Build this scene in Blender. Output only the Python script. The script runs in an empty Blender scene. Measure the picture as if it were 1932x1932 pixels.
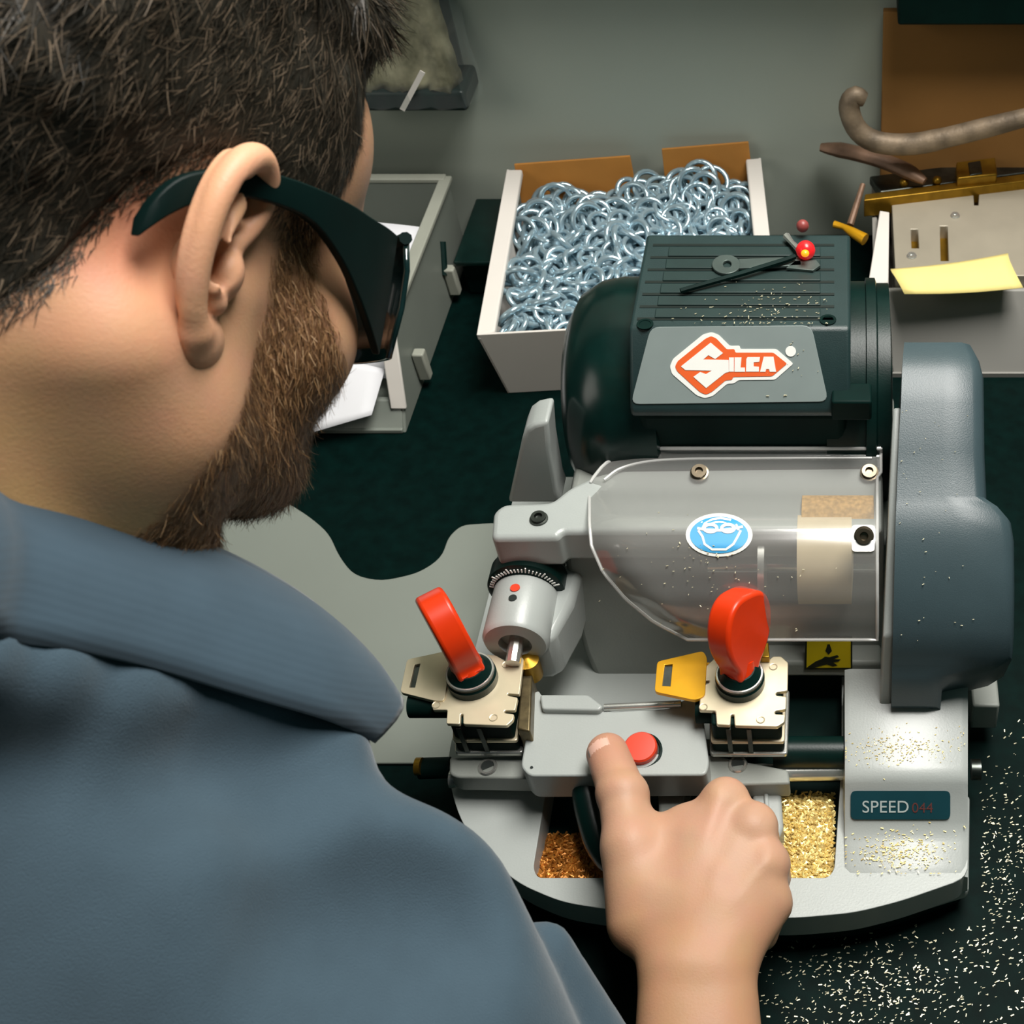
import bpy, bmesh, math, random
import numpy as np
from mathutils import Vector, Matrix
random.seed(7); rng = np.random.default_rng(7)
C = bpy.context.scene.collection
# ------------------------------------------------------------------ camera calibration (mm, bench top is z = 0)
FP, PX0, PY0, CAMZ, PITCH = 2350.0, 1600.0, 966.0, 650.0, math.radians(47)
CF = np.array([0, math.cos(PITCH), -math.sin(PITCH)]); CU = np.array([0, math.sin(PITCH), math.cos(PITCH)])
CX = np.array([1.0, 0, 0]); CAM = np.array([0, 0, CAMZ])
def ray(px, py): return CF + CX*((px-PX0)/FP) + CU*((PY0-py)/FP)
def Pz(px, py, z):
    r = ray(px, py); return CAM + r*((z-CAMZ)/r[2])
def Py(px, py, y):
    r = ray(px, py); return CAM + r*(y/r[1])
def Pd(px, py, d): return CAM + ray(px, py)*d
def hit(px, py, p0, n):
    r = ray(px, py); p0 = np.array(p0, float); n = np.array(n, float)
    return CAM + r*(np.dot(p0-CAM, n)/np.dot(r, n))
def V(*a): return np.array(a, float)
def unit(v): v = np.array(v, float); return v/np.linalg.norm(v)
# ------------------------------------------------------------------ materials
def srgb(r, g, b):
    f = lambda c: (c/255/12.92 if c/255 <= .04045 else ((c/255+.055)/1.055)**2.4)
    return (f(r), f(g), f(b), 1)
MATS = {}
def mat(name, col, rough=.5, metal=0, spec=.5, noise=0, nscale=60, bump=0, bscale=200, sss=0, emit=0, coat=0, sheen=0, col2=None):
    if name in MATS: return MATS[name]
    m = bpy.data.materials.new(name); m.use_nodes = True; nt = m.node_tree; N = nt.nodes; L = nt.links
    b = N['Principled BSDF']
    b.inputs['Base Color'].default_value = col; b.inputs['Roughness'].default_value = rough
    b.inputs['Metallic'].default_value = metal; b.inputs['Specular IOR Level'].default_value = spec
    if coat: b.inputs['Coat Weight'].default_value = coat; b.inputs['Coat Roughness'].default_value = .15
    if sheen: b.inputs['Sheen Weight'].default_value = sheen
    if sss:
        b.inputs['Subsurface Weight'].default_value = sss; b.inputs['Subsurface Radius'].default_value = (1, .35, .2)
        b.inputs['Subsurface Scale'].default_value = .006
    if emit: b.inputs['Emission Color'].default_value = col; b.inputs['Emission Strength'].default_value = emit
    tc = N.new('ShaderNodeTexCoord')
    if noise or col2:
        n = N.new('ShaderNodeTexNoise'); n.inputs['Scale'].default_value = nscale; n.inputs['Detail'].default_value = 5
        L.new(tc.outputs['Object'], n.inputs['Vector'])
        r = N.new('ShaderNodeValToRGB'); r.color_ramp.elements[0].position = .35; r.color_ramp.elements[1].position = .68
        a = noise or .2
        c2 = col2 or (min(1, col[0]*(1+a)), min(1, col[1]*(1+a)), min(1, col[2]*(1+a)), 1)
        c1 = col if col2 else (col[0]*(1-a), col[1]*(1-a), col[2]*(1-a), 1)
        r.color_ramp.elements[0].color = c1; r.color_ramp.elements[1].color = c2
        L.new(n.outputs['Fac'], r.inputs['Fac']); L.new(r.outputs['Color'], b.inputs['Base Color'])
    if bump:
        n = N.new('ShaderNodeTexNoise'); n.inputs['Scale'].default_value = bscale; n.inputs['Detail'].default_value = 3
        L.new(tc.outputs['Object'], n.inputs['Vector'])
        bp = N.new('ShaderNodeBump'); bp.inputs['Strength'].default_value = bump; bp.inputs['Distance'].default_value = .001
        L.new(n.outputs['Fac'], bp.inputs['Height']); L.new(bp.outputs['Normal'], b.inputs['Normal'])
    MATS[name] = m
    return m
BLK = (.0015, .014, .0115, 1)
M_grey = mat('grey_enamel', srgb(165, 170, 167), .36, noise=.03, nscale=25, bump=.08, bscale=900, coat=.1)
M_greyd = mat('grey_casting', srgb(140, 144, 138), .45, noise=.05, nscale=30, bump=.1, bscale=700)
M_black = mat('black_plastic', BLK, .34, spec=.3, noise=.2, nscale=40, bump=.05, bscale=900)
M_blackm = mat('black_matte', BLK, .6, spec=.1, noise=.2, nscale=40)
M_cover = mat('charcoal_plastic', srgb(32, 52, 52), .42, noise=.1, nscale=50, bump=.12, bscale=1500)
M_belt = mat('slate_plastic', srgb(60, 76, 81), .36, noise=.05, nscale=40, bump=.1, bscale=1500)
M_plate = mat('grey_label', srgb(125, 136, 134), .4, noise=.03)
M_red = mat('red_plastic', srgb(224, 56, 10), .33, noise=.05, nscale=60, sss=0)
M_redb = mat('red_button', srgb(214, 60, 30), .4, noise=.04)
M_orange = mat('orange_ink', srgb(226, 92, 30), .5, noise=.02)
M_white = mat('white_ink', srgb(236, 236, 230), .5, noise=.01)
M_steel = mat('bright_steel', (.66, .66, .62, 1), .25, metal=.8, noise=.08, nscale=60)
M_dsteel = mat('dark_steel', (.10, .11, .10, 1), .35, metal=1, noise=.3, nscale=80)
M_nickel = mat('nickel_silver', srgb(226, 212, 182), .38, metal=.55, noise=.05, nscale=50)
M_brass = mat('brass', srgb(152, 116, 34), .38, metal=.8, noise=.2, nscale=80)
M_yelkey = mat('yellow_key_metal', srgb(225, 165, 25), .34, metal=.45, noise=.06, nscale=60)
M_chip = mat('brass_chips', srgb(238, 208, 132), .32, metal=.4, noise=.25, nscale=300)
M_chipw = mat('pale_chips', srgb(205, 198, 168), .35, metal=.3, noise=.2, nscale=300)
M_chipb = mat('brown_chips', srgb(190, 122, 48), .35, metal=.5, noise=.35, nscale=200)
M_zinc = mat('zinc_plating', srgb(176, 200, 210), .2, metal=.6, noise=.08, nscale=60)
M_card = mat('white_card', srgb(222, 216, 208), .7, noise=.02, nscale=20)
M_kraft = mat('brown_card', srgb(190, 128, 55), .8, noise=.06, nscale=30)
M_paper = mat('white_paper', srgb(226, 226, 230), .7, noise=.01)
M_binp = mat('grey_bin_plastic', srgb(120, 126, 118), .45, noise=.04, nscale=20)
M_wall = mat('grey_wall_paint', srgb(174, 182, 170), .7, noise=.02, nscale=6, bump=.05, bscale=300)
M_note = mat('yellow_paper', srgb(246, 226, 142), .75, noise=.02)
M_blue = mat('blue_ink', srgb(62, 160, 214), .45, noise=.02)
M_yel = mat('yellow_sticker_ink', srgb(232, 206, 20), .5, noise=.02)
M_ink = mat('black_ink', srgb(8, 24, 20), .5, noise=.02)
M_label = mat('teal_label', srgb(18, 58, 66), .35, noise=.05)
M_inkg = mat('grey_ink', srgb(170, 180, 178), .5, noise=.02)
M_inkr = mat('dull_red_ink', srgb(92, 48, 44), .5, noise=.05)
M_cream = mat('cream_nylon', srgb(226, 206, 168), .6, noise=.05, nscale=60)
M_brist = mat('tan_bristle', srgb(214, 170, 100), .8, noise=.25, nscale=400)
M_rust = mat('weathered_bronze', srgb(128, 112, 92), .55, metal=.3, noise=.35, nscale=60, bump=.4, bscale=250)
M_rust2 = mat('worn_brown_metal', srgb(128, 100, 80), .5, metal=.3, noise=.3, nscale=50, bump=.3, bscale=200)
M_case = mat('lock_case_steel', srgb(172, 164, 146), .38, metal=.25, noise=.06, nscale=25)
M_board = mat('brown_board', srgb(142, 100, 48), .75, noise=.08, nscale=10, bump=.1, bscale=120)
# ------------------------------------------------------------------ objects
def root_loc(o):
    l = V(0, 0, 0)
    while o is not None:
        l = l + np.array(o.location)*1000; o = o.parent
    return l
def link(name, me, parent=None, m=None, smooth=35, bevel=0, bseg=3):
    o = bpy.data.objects.new(name, me); C.objects.link(o)
    if m: me.materials.append(m)
    if parent: o.parent = parent
    if smooth:
        me.polygons.foreach_set('use_smooth', [True]*len(me.polygons))
        if smooth < 180: me.set_sharp_from_angle(angle=math.radians(smooth))
    if bevel:
        b = o.modifiers.new('Bevel', 'BEVEL'); b.width = bevel*.001; b.segments = bseg; b.limit_method = 'ANGLE'
        b.angle_limit = math.radians(38); b.harden_normals = False
    return o
def thing(name, label, cat, loc=(0, 0, 0), group=None):
    o = bpy.data.objects.new(name, None); C.objects.link(o); o.empty_display_size = .02
    o.location = Vector(np.array(loc, float)*.001); tag(o, label, cat, group); return o
def tag(o, label, cat, group=None, kind=None):
    o['label'] = label; o['category'] = cat
    if group: o['group'] = group
    if kind: o['kind'] = kind
    return o
class MB:
    def __init__(s): s.v = []; s.f = []
    def add(s, vs, fs):
        n = len(s.v); s.v += [tuple(map(float, p)) for p in vs]; s.f += [tuple(n+i for i in f) for f in fs]; return s
    def box(s, c, size, R=None):
        c = V(*c); R = np.eye(3) if R is None else np.array(R, float)
        vs = [c + R @ (V(x, y, z)*np.array(size)/2) for x in (-1, 1) for y in (-1, 1) for z in (-1, 1)]
        return s.add(vs, [(0, 1, 3, 2), (4, 6, 7, 5), (0, 4, 5, 1), (2, 3, 7, 6), (0, 2, 6, 4), (1, 5, 7, 3)])
    def loft(s, secs, caps=True, closed=True):
        n = len(secs[0]); vs = [p for q in secs for p in q]; fs = []
        for i in range(len(secs)-1):
            for j in range(n if closed else n-1):
                k = (j+1) % n; fs.append((i*n+j, i*n+k, (i+1)*n+k, (i+1)*n+j))
        if caps: fs += [tuple(range(n-1, -1, -1)), tuple((len(secs)-1)*n+i for i in range(n))]
        return s.add(vs, fs)
    def prism(s, pts, d):            # pts: 3D polygon; d: extrusion vector
        pts = [np.array(p, float) for p in pts]; d = np.array(d, float); return s.loft([[p+d for p in pts], pts])
    def rings(s, path, radii, seg=16, caps=True, flat=1.0, up=None):
        path = [np.array(p, float) for p in path]; secs = []; prev = None
        if not hasattr(radii, '__len__'): radii = [radii]*len(path)
        for i, p in enumerate(path):
            t = unit(path[min(i+1, len(path)-1)]-path[max(i-1, 0)])
            if prev is None:
                a = np.array(up, float) if up is not None else (V(0, 0, 1) if abs(t[2]) < .9 else V(1, 0, 0))
                prev = unit(a - t*np.dot(a, t))
            u = unit(prev - t*np.dot(prev, t)); w = np.cross(t, u); prev = u
            secs.append([p + radii[i]*(math.cos(a)*u*flat + math.sin(a)*w) for a in np.linspace(0, 2*math.pi, seg, endpoint=False)])
        return s.loft(secs, caps)
    def cyl(s, p0, p1, r0, r1=None, seg=24): return s.rings([p0, p1], [r0, r0 if r1 is None else r1], seg)
    def lathe(s, o, axis, prof, seg=32):
        axis = unit(axis); a = V(0, 0, 1) if abs(axis[2]) < .9 else V(1, 0, 0); u = unit(a-axis*np.dot(a, axis)); w = np.cross(axis, u)
        o = np.array(o, float)
        return s.loft([[o+axis*h+r*(math.cos(t)*u+math.sin(t)*w) for t in np.linspace(0, 2*math.pi, seg, endpoint=False)] for r, h in prof])
    def torus(s, c, axis, R, r, seg=24, sg=8):
        axis = unit(axis); a = V(0, 0, 1) if abs(axis[2]) < .9 else V(1, 0, 0); u = unit(a-axis*np.dot(a, axis)); w = np.cross(axis, u); c = np.array(c, float)
        secs = []
        for t in np.linspace(0, 2*math.pi, seg+1):
            d = math.cos(t)*u+math.sin(t)*w
            secs.append([c+d*(R+r*math.cos(q))+axis*r*math.sin(q) for q in np.linspace(0, 2*math.pi, sg, endpoint=False)])
        return s.loft(secs, caps=False)
    def sphere(s, c, r, seg=16, rg=10, R=None):
        c = np.array(c, float); r = np.array(r if hasattr(r, '__len__') else [r]*3, float); R = np.eye(3) if R is None else R
        secs = []
        for i in range(rg+1):
            ph = math.pi*(i/rg-.5); ph = max(min(ph, 1.5), -1.5)
            secs.append([c + R @ (r*V(math.cos(ph)*math.cos(t), math.cos(ph)*math.sin(t), math.sin(ph))) for t in np.linspace(0, 2*math.pi, seg, endpoint=False)])
        return s.loft(secs)
    def grid(s, rows):
        n = len(rows[0]); vs = [p for r in rows for p in r]
        return s.add(vs, [(i*n+j, i*n+j+1, (i+1)*n+j+1, (i+1)*n+j) for i in range(len(rows)-1) for j in range(n-1)])
    def mesh(s, name, off=(0, 0, 0)):
        me = bpy.data.meshes.new(name); a = (np.array(s.v)-np.array(off))*.001
        me.from_pydata(a.tolist(), [], s.f); me.validate(); return me
    def build(s, name, m, parent=None, smooth=35, bevel=0, bseg=3, fix=True, solid=0):
        me = s.mesh(name, root_loc(parent))
        if fix:
            bm = bmesh.new(); bm.from_mesh(me); bmesh.ops.recalc_face_normals(bm, faces=bm.faces); bm.to_mesh(me); bm.free()
        o = link(name, me, parent, m, smooth, bevel, bseg)
        if solid:
            q = o.modifiers.new('Solid', 'SOLIDIFY'); q.thickness = solid*.001; q.offset = 0
        return o
def holed(outer, inners, d):         # MB from a polygon with holes, extruded by d
    bm = bmesh.new(); es = []
    for lp in [outer]+inners:
        vs = [bm.verts.new(tuple(map(float, p))) for p in lp]
        es += [bm.edges.new((vs[i], vs[(i+1) % len(vs)])) for i in range(len(vs))]
    bmesh.ops.triangle_fill(bm, use_beauty=True, use_dissolve=False, edges=es)
    r = bmesh.ops.extrude_face_region(bm, geom=bm.faces[:])
    for g in r['geom']:
        if isinstance(g, bmesh.types.BMVert): g.co += Vector(d)
    bm.verts.index_update(); mb = MB(); mb.add([v.co[:] for v in bm.verts], [[v.index for v in f.verts] for f in bm.faces]); bm.free(); return mb
def rounded(pts, r, seg=4):          # fillet corners of a (planar) 3D polygon
    pts = [np.array(p, float) for p in pts]; out = []; n = len(pts)
    for i, p in enumerate(pts):
        a, b = pts[i-1]-p, pts[(i+1) % n]-p; la, lb = np.linalg.norm(a), np.linalg.norm(b)
        k = min(r, la*.45, lb*.45); A, B = p+a/la*k, p+b/lb*k
        for t in np.linspace(0, 1, seg+1): out.append((1-t)**2*A+2*t*(1-t)*p+t*t*B)
    return out
def spline(pts, n):                  # Catmull-Rom through points
    P = [np.array(p, float) for p in pts]; P = [2*P[0]-P[1]]+P+[2*P[-1]-P[-2]]; out = []; m = len(P)-3
    for q in np.linspace(0, m, n):
        i = min(int(q), m-1); t = q-i; a, b, c, d = P[i:i+4]
        out.append(.5*((2*b)+(c-a)*t+(2*a-5*b+4*c-d)*t*t+(3*b-a-3*c+d)*t**3))
    return out
def zpoly(pts, z): return [Pz(x, y, z) for x, y in pts]
def screw(name, c, axis, r, m, parent, h=3):
    mb = MB(); axis = unit(axis); mb.lathe(c, axis, [(r*1.25, 0), (r*1.25, h*.35), (r, h*.4), (r, h), (r*.55, h), (r*.45, h*.45)], 20)
    return mb.build(name, m, parent)
# ------------------------------------------------------------------ signed-distance surfaces
def surface_nets(D, org, h):
    nx, ny, nz = D.shape; S = D < 0
    cnt = np.zeros((nx-1, ny-1, nz-1), np.float32); acc = [np.zeros_like(cnt) for _ in range(3)]
    cs = [(i, j, k) for i in (0, 1) for j in (0, 1) for k in (0, 1)]
    sl = lambda A, c: A[c[0]:nx-1+c[0], c[1]:ny-1+c[1], c[2]:nz-1+c[2]]
    ins = sum(sl(S, c).astype(np.int8) for c in cs); act = (ins > 0) & (ins < 8); I = np.argwhere(act)
    d = {c: D[I[:, 0]+c[0], I[:, 1]+c[1], I[:, 2]+c[2]] for c in cs}
    P = np.zeros((len(I), 3)); W = np.zeros(len(I))
    for c in cs:
        for ax in range(3):
            if c[ax] == 0:
                e = list(c); e[ax] = 1; e = tuple(e); a, b = d[c], d[e]; x = (a < 0) != (b < 0)
                t = np.where(x, a/np.where(x, a-b, 1), 0)
                q = np.tile(np.array(c, float), (len(I), 1)); q[:, ax] += t
                P += q*x[:, None]; W += x
    Vv = (I+P/W[:, None])*h+np.array(org); idx = -np.ones(act.shape, np.int64); idx[act] = np.arange(len(I)); F = []
    for ax in range(3):
        a = [slice(1, n-1) for n in (nx, ny, nz)]; b = list(a); a[ax] = slice(0, (nx, ny, nz)[ax]-1); b[ax] = slice(1, (nx, ny, nz)[ax])
        A, B = S[tuple(a)], S[tuple(b)]; E = np.argwhere(A != B); flip = A[A != B]
        off = np.array([1, 1, 1]); off[ax] = 0; E = E+off
        o1 = np.zeros(3, int); o1[(ax+1) % 3] = 1; o2 = np.zeros(3, int); o2[(ax+2) % 3] = 1
        g = lambda q: idx[q[:, 0], q[:, 1], q[:, 2]]
        f = np.stack([g(E), g(E-o1), g(E-o1-o2), g(E-o2)], 1)
        f[~flip] = f[~flip][:, ::-1]; F.append(f)
    F = np.concatenate(F); F = F[(F >= 0).all(1)]
    return Vv, F
def grid_pts(lo, hi, h):
    ax = [np.arange(a, b+h, h, dtype=np.float32) for a, b in zip(lo, hi)]
    return np.meshgrid(*ax, indexing='ij')
def smin(a, b, k):
    hh = np.clip(.5+.5*(b-a)/k, 0, 1); return b+(a-b)*hh-k*hh*(1-hh)
def smax(a, b, k): return -smin(-a, -b, k)
def s_caps(G, a, b, ra, rb=None, fl=None):
    rb = ra if rb is None else rb; a = np.array(a, np.float32); ba = np.array(b, np.float32)-a
    p = [G[i]-a[i] for i in range(3)]; t = np.clip((p[0]*ba[0]+p[1]*ba[1]+p[2]*ba[2])/max(1e-6, float(ba@ba)), 0, 1)
    return np.sqrt(sum((p[i]-ba[i]*t)**2 for i in range(3)))-(ra+(rb-ra)*t)
def s_ell(G, c, r, R=None):
    p = [G[i]-c[i] for i in range(3)]
    if R is not None: p = [sum(R[j][i]*p[j] for j in range(3)) for i in range(3)]   # R columns = axes
    k0 = np.sqrt(sum((p[i]/r[i])**2 for i in range(3))); k1 = np.sqrt(sum((p[i]/r[i]**2)**2 for i in range(3)))
    return k0*(k0-1)/np.maximum(k1, 1e-6)
def np_mesh(name, Vv, F, off=(0, 0, 0)):
    me = bpy.data.meshes.new(name); Vv = ((Vv-np.array(off))*.001).astype(np.float32); k = F.shape[1]
    me.vertices.add(len(Vv)); me.vertices.foreach_set('co', Vv.ravel())
    me.loops.add(F.size); me.loops.foreach_set('vertex_index', F.ravel().astype(np.int32))
    me.polygons.add(len(F)); me.polygons.foreach_set('loop_start', np.arange(0, F.size, k, dtype=np.int32))
    me.update(calc_edges=True); me.validate(); return me
def relax(Vv, F, it=3, lam=.5):
    n = len(Vv); e = np.concatenate([F[:, [i, (i+1) % F.shape[1]]] for i in range(F.shape[1])]); e = np.concatenate([e, e[:, ::-1]])
    deg = np.bincount(e[:, 0], minlength=n)[:, None]
    for _ in range(it):
        for l in (lam, -lam*1.03):
            s = np.stack([np.bincount(e[:, 0], Vv[e[:, 1], i], n) for i in range(3)], 1); Vv = Vv+l*(s/np.maximum(deg, 1)-Vv)
    return Vv
# ================================================================== the room
def struct(name, mb, m, **k):
    o = mb.build(name, m, **k); o['kind'] = 'structure'; return o
struct('wall_back', MB().box((0, 1000, 300), (3600, 100, 2400)), M_wall)
struct('floor', MB().box((0, 100, -925), (3600, 3000, 50)), mat('floor_vinyl', srgb(70, 80, 78), .5, noise=.1, nscale=5))
bench = thing('workbench', 'black speckled workbench along the grey wall, strewn with brass filings', 'workbench', (0, 590, -900))
bt = mat('black_laminate', (.0006, .0078, .0066, 1), .55, spec=.05, noise=.25, nscale=90, bump=.06, bscale=900)
MB().box((0, 587, -20), (3000, 724, 40)).build('worktop', bt, bench, bevel=3)
for x in (-1400, 1400):
    for y in (270, 900): MB().box((x, y, -470), (60, 60, 860)).build('leg', M_blackm, bench, bevel=3)
# unseen shelf added above the frame to shade the upper wall
sh = thing('shade_shelf', 'unseen dark shelf added above the bench to shade the wall', 'shelf', (0, 900, 330))
MB().box((150, 912, 345), (2600, 76, 22)).build('board', mat('shade_shelf_dark', srgb(40, 50, 46), .6, noise=.1), sh, bevel=2)
for x in (-900, 900): MB().box((x, 925, 294), (20, 50, 80)).build('shade_shelf_bracket', M_blackm, sh)
# pale grey sheet painting a soft bench reflection left of the machine
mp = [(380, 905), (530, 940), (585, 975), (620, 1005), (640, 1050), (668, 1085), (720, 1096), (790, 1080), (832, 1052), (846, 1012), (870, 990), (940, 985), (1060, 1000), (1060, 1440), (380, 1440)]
tag(MB().prism(rounded(zpoly(mp, 2.2), 14), (0, 0, -2)).build('bench_reflection', mat('reflection_grey', srgb(128, 134, 126), .5, noise=.03, nscale=8), bevel=.8),
    'pale grey mat on the bench between the man\'s chin and the machine', 'reflection')

# ---------------------------------------------------------------- open box of zinc rings
bl, br = Pz(958, 742, 0), Pz(1420, 716, 0)          # front bottom edge
ux = unit(br-bl); uy = V(-ux[1], ux[0], 0); BW = 206; BD = 186; BH = 66
tl, tr = Pz(920, 598, BH), None
bo = (bl+ux*BW/2+uy*BD/2)
wb = thing('cardboard_box', 'open white cardboard box with brown inside, full of zinc rings', 'box', bo)
def bx(a, b, z, fl=1.0): return bl+ux*a+uy*b+V(0, 0, z)
bulge = 9
FRONT = [bx(0, 0, 0), bx(BW, 0, 0), bx(BW+bulge, -bulge, BH), bx(-bulge, -bulge, BH)]
th = 2.2
def wallp(name, q, nrm, m):
    MB().prism(q, np.array(nrm)*th).build(name, m, wb, bevel=.6)
MB().prism([bx(0, 0, .5), bx(BW, 0, .5), bx(BW, BD, .5), bx(0, BD, .5)], (0, 0, 2)).build('bottom', M_kraft, wb)
wallp('front_panel', FRONT, uy, M_card)
lp = [bx(0, 0, 0), bx(0, BD, 0), bx(-bulge*.4, BD+bulge*.5, BH+16), bx(-bulge, -bulge, BH)]
wallp('side_panel', lp, ux, M_card)
rp = [bx(BW, 0, 0), bx(BW, BD, 0), bx(BW+bulge*.4, BD+bulge*.5, BH+16), bx(BW+bulge, -bulge, BH)]
wallp('side_panel', rp, -ux, M_card)
# doubled side rims (folded card)
for a, sgn in ((-bulge, 1), (BW+bulge, -1)):
    MB().prism([bx(a, -bulge, BH), bx(a+sgn*bulge*.6, BD+bulge*.5, BH+16), bx(a+sgn*(13+bulge*.6), BD+bulge*.4, BH+16), bx(a+sgn*13, -bulge+3, BH)], (0, 0, -6)).build('rim', M_card, wb, bevel=1.5)
# back panel: brown inside, two flaps with a gap
for a0, a1, hh in ((2, 104, BH+19), (126, BW-2, BH+27)):
    q = [bx(a0, BD, 0), bx(a1, BD, 0), bx(a1-4, BD+6, hh+3), bx(a0+1, BD+6, hh)]
    MB().prism(q, uy*2.2).build('back_flap', M_kraft, wb, bevel=.5)
def ring_mb(R, r):
    return MB().torus((0, 0, 0), (0, 0, 1), R, r, 20, 6)
zr = [ring_mb(11.5, 2.6).mesh('zinc_ring_a'), ring_mb(9.5, 2.3).mesh('zinc_ring_b'), ring_mb(13.0, 2.4).mesh('zinc_ring_c')]
for me in zr:
    me.materials.append(M_zinc); me.polygons.foreach_set('use_smooth', [True]*len(me.polygons))
def heap(a, b): return 49+5*(b/BD)+15*math.exp(-((a-135)/48)**2-((b-185)/42)**2)+6*math.sin(a*.045+1)*math.sin(b*.04)+5*math.sin(a*.11)*math.cos(b*.09)-max(0, 14-a)*.5-max(0, a-(BW-14))*.4
for i in range(300):
    a = 10+(BW-20)*((i*0.61803) % 1); b = 6+(BD-14)*((i+.5)/300); big = b > BD*.72
    k = 2 if (big and i % 2) else random.choice((0, 1, 0))
    o = bpy.data.objects.new('zinc_ring', zr[k]); C.objects.link(o)
    o.location = Vector((bx(a, b, heap(a, b)+random.uniform(-1, 5)))*.001)
    tilt = random.uniform(.2, 1.25); o.rotation_euler = (tilt, random.uniform(-.5, .5), random.uniform(0, 6.28) if not big else random.uniform(-.6, .6))
    tag(o, 'shiny zinc-plated ring heaped in the white cardboard box', 'ring', 'zinc rings in the cardboard box')
mb = MB()
for i in range(420):
    a = random.uniform(12, BW-12); b = random.uniform(10, BD-12); z = heap(a, b)-random.uniform(6, 26)
    n = unit((random.uniform(-1, 1), random.uniform(-1, 1), random.uniform(.2, 1)))
    mb.torus(bx(a, b, z), n, random.choice((9.5, 11.5)), 2.4, 14, 5)
g = [[bx(6+(BW-12)*i/14, 5+(BD-10)*j/14, heap(6+(BW-12)*i/14, 5+(BD-10)*j/14)-14) for i in range(15)] for j in range(15)]
mb.grid(g)
tag(mb.build('zinc_ring_pile', M_zinc, fix=False, smooth=60), 'mass of zinc rings lying deeper in the white box', 'rings', 'zinc rings in the cardboard box', 'stuff')

# ---------------------------------------------------------------- grey bin with papers, left of the box
XB, BH2, YB = -335, 78, 915
bin_ = thing('storage_bin', 'grey plastic bin with sloping front holding white papers, behind the man\'s face', 'bin', (XB-90, 800, 0))
def yz(x, pts): return [V(x, y, z) for y, z in pts]
prof = [(688, 0), (YB, 0), (YB, BH2), (728, BH2), (702, 18)]
MB().prism(yz(XB, prof), (-4, 0, 0)).build('side_wall', M_binp, bin_, bevel=1)
MB().prism(yz(XB-200, prof), (-4, 0, 0)).build('side_wall', M_binp, bin_, bevel=1)
MB().box((XB-102, 800, 2), (200, 226, 4)).build('bottom', M_binp, bin_, bevel=1)
MB().box((XB-102, YB-2, 40), (200, 4, 76)).build('back_wall', M_binp, bin_, bevel=1)
MB().prism([V(XB-2, 688, 2), V(XB-202, 688, 2), V(XB-202, 703, 20), V(XB-2, 703, 20)], (0, 4, 0)).build('front_lip', M_binp, bin_, bevel=1)
M_rim = mat('pale_bin_rim', srgb(156, 158, 146), .5, noise=.03)
MB().prism([V(XB+3, 726, BH2+1), V(XB+3, YB+3, BH2+1), V(XB-7, YB+3, BH2+1), V(XB-7, 726, BH2+1)], (0, 0, -4)).build('rim', M_rim, bin_, bevel=1)
MB().box((XB-102, YB, BH2), (200, 9, 4)).build('rim', M_rim, bin_, bevel=1)
MB().prism([V(XB+2, 700, 16), V(XB+2, 728, BH2), V(XB-10, 728, BH2), V(XB-10, 700, 16)], (0, -3, 0)).build('edge_strip', M_card, bin_, bevel=1)
for y, z in ((850, 22), (742, 22)):
    MB().box((XB+5, y, z), (9, 9, 26)).build('tab', M_rim, bin_, bevel=1.5)
MB().rings([V(XB+1, 862, 52), V(XB+1, 846, 30)], 3, 8).build('rib', M_black, bin_)
def sheet(name, q, bend, label):
    q = [np.array(p, float) for p in q]; rows = []
    for i in range(9):
        a, b = q[0]+(q[3]-q[0])*i/8, q[1]+(q[2]-q[1])*i/8
        rows.append([a+(b-a)*j/8+V(0, 0, bend*math.sin(j/8*3.1)*(i/8)) for j in range(9)])
    return tag(MB().grid(rows).build(name, M_paper, solid=.6), label, 'paper')
sheet('paper_sheet', [V(-470, 735, 14), V(XB-8, 735, 14), V(XB-9, 850, 74), V(-470, 850, 74)], 6, 'white paper leaning in the grey bin, its corner beside the glasses')
sheet('paper_sheet', [V(-440, 664, 6), V(XB-18, 682, 24), V(XB-12, 715, 40), V(-440, 722, 46)], 6, 'curled white paper spilling over the low front of the grey bin')
# black bin between grey bin and box
kb = thing('tool_tray', 'black tray with flat lip against the wall between grey bin and white box', 'tray', (-308, 900, 0))
MB().box((-308, 900, 17), (30, 80, 34)).build('body', M_blackm, kb, bevel=2)
MB().box((-308, 898, 37), (36, 94, 5)).build('lip', mat('black_gloss', BLK, .25, noise=.2), kb, bevel=1.5)

# ---------------------------------------------------------------- clear pack on the wall
bp = thing('blister_pack', 'clear wrinkled plastic pack with black base hanging on the wall beside the man\'s hair', 'pack', (-375, 930, 118))
p0, p1 = Py(700, 212, 905), Py(884, 204, 905)
X0, X1, Z0 = p0[0]-30, p1[0], p0[2]
MB().box(((X0+X1)/2, 926, Z0+10), (X1-X0, 46, 18)).build('base', M_black, bp, bevel=4)
M_brown = mat('mottled_brown', srgb(92, 88, 62), .4, noise=.5, nscale=38, col2=srgb(190, 182, 150))
rows = []
for i in range(15):
    t = i/14; z = Z0+18+95*t
    rows.append([V(X0+4+(X1-8-X0-14*t)*j/15, 905+26*t+3.5*math.sin(j*1.9+i)*math.cos(i*1.3+j*.6)+(14 if j in (0, 15) else 0), z+2*math.sin(j*2.2+i*.7)) for j in range(16)])
MB().box(((X0+X1)/2, 948, Z0+62), (X1-X0-20, 3, 120)).build('backing_card', M_binp, bp)
MB().grid(rows).build('contents', M_brown, bp, solid=1, smooth=180)
M_film = bpy.data.materials.new('clear_film'); M_film.use_nodes = True
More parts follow.
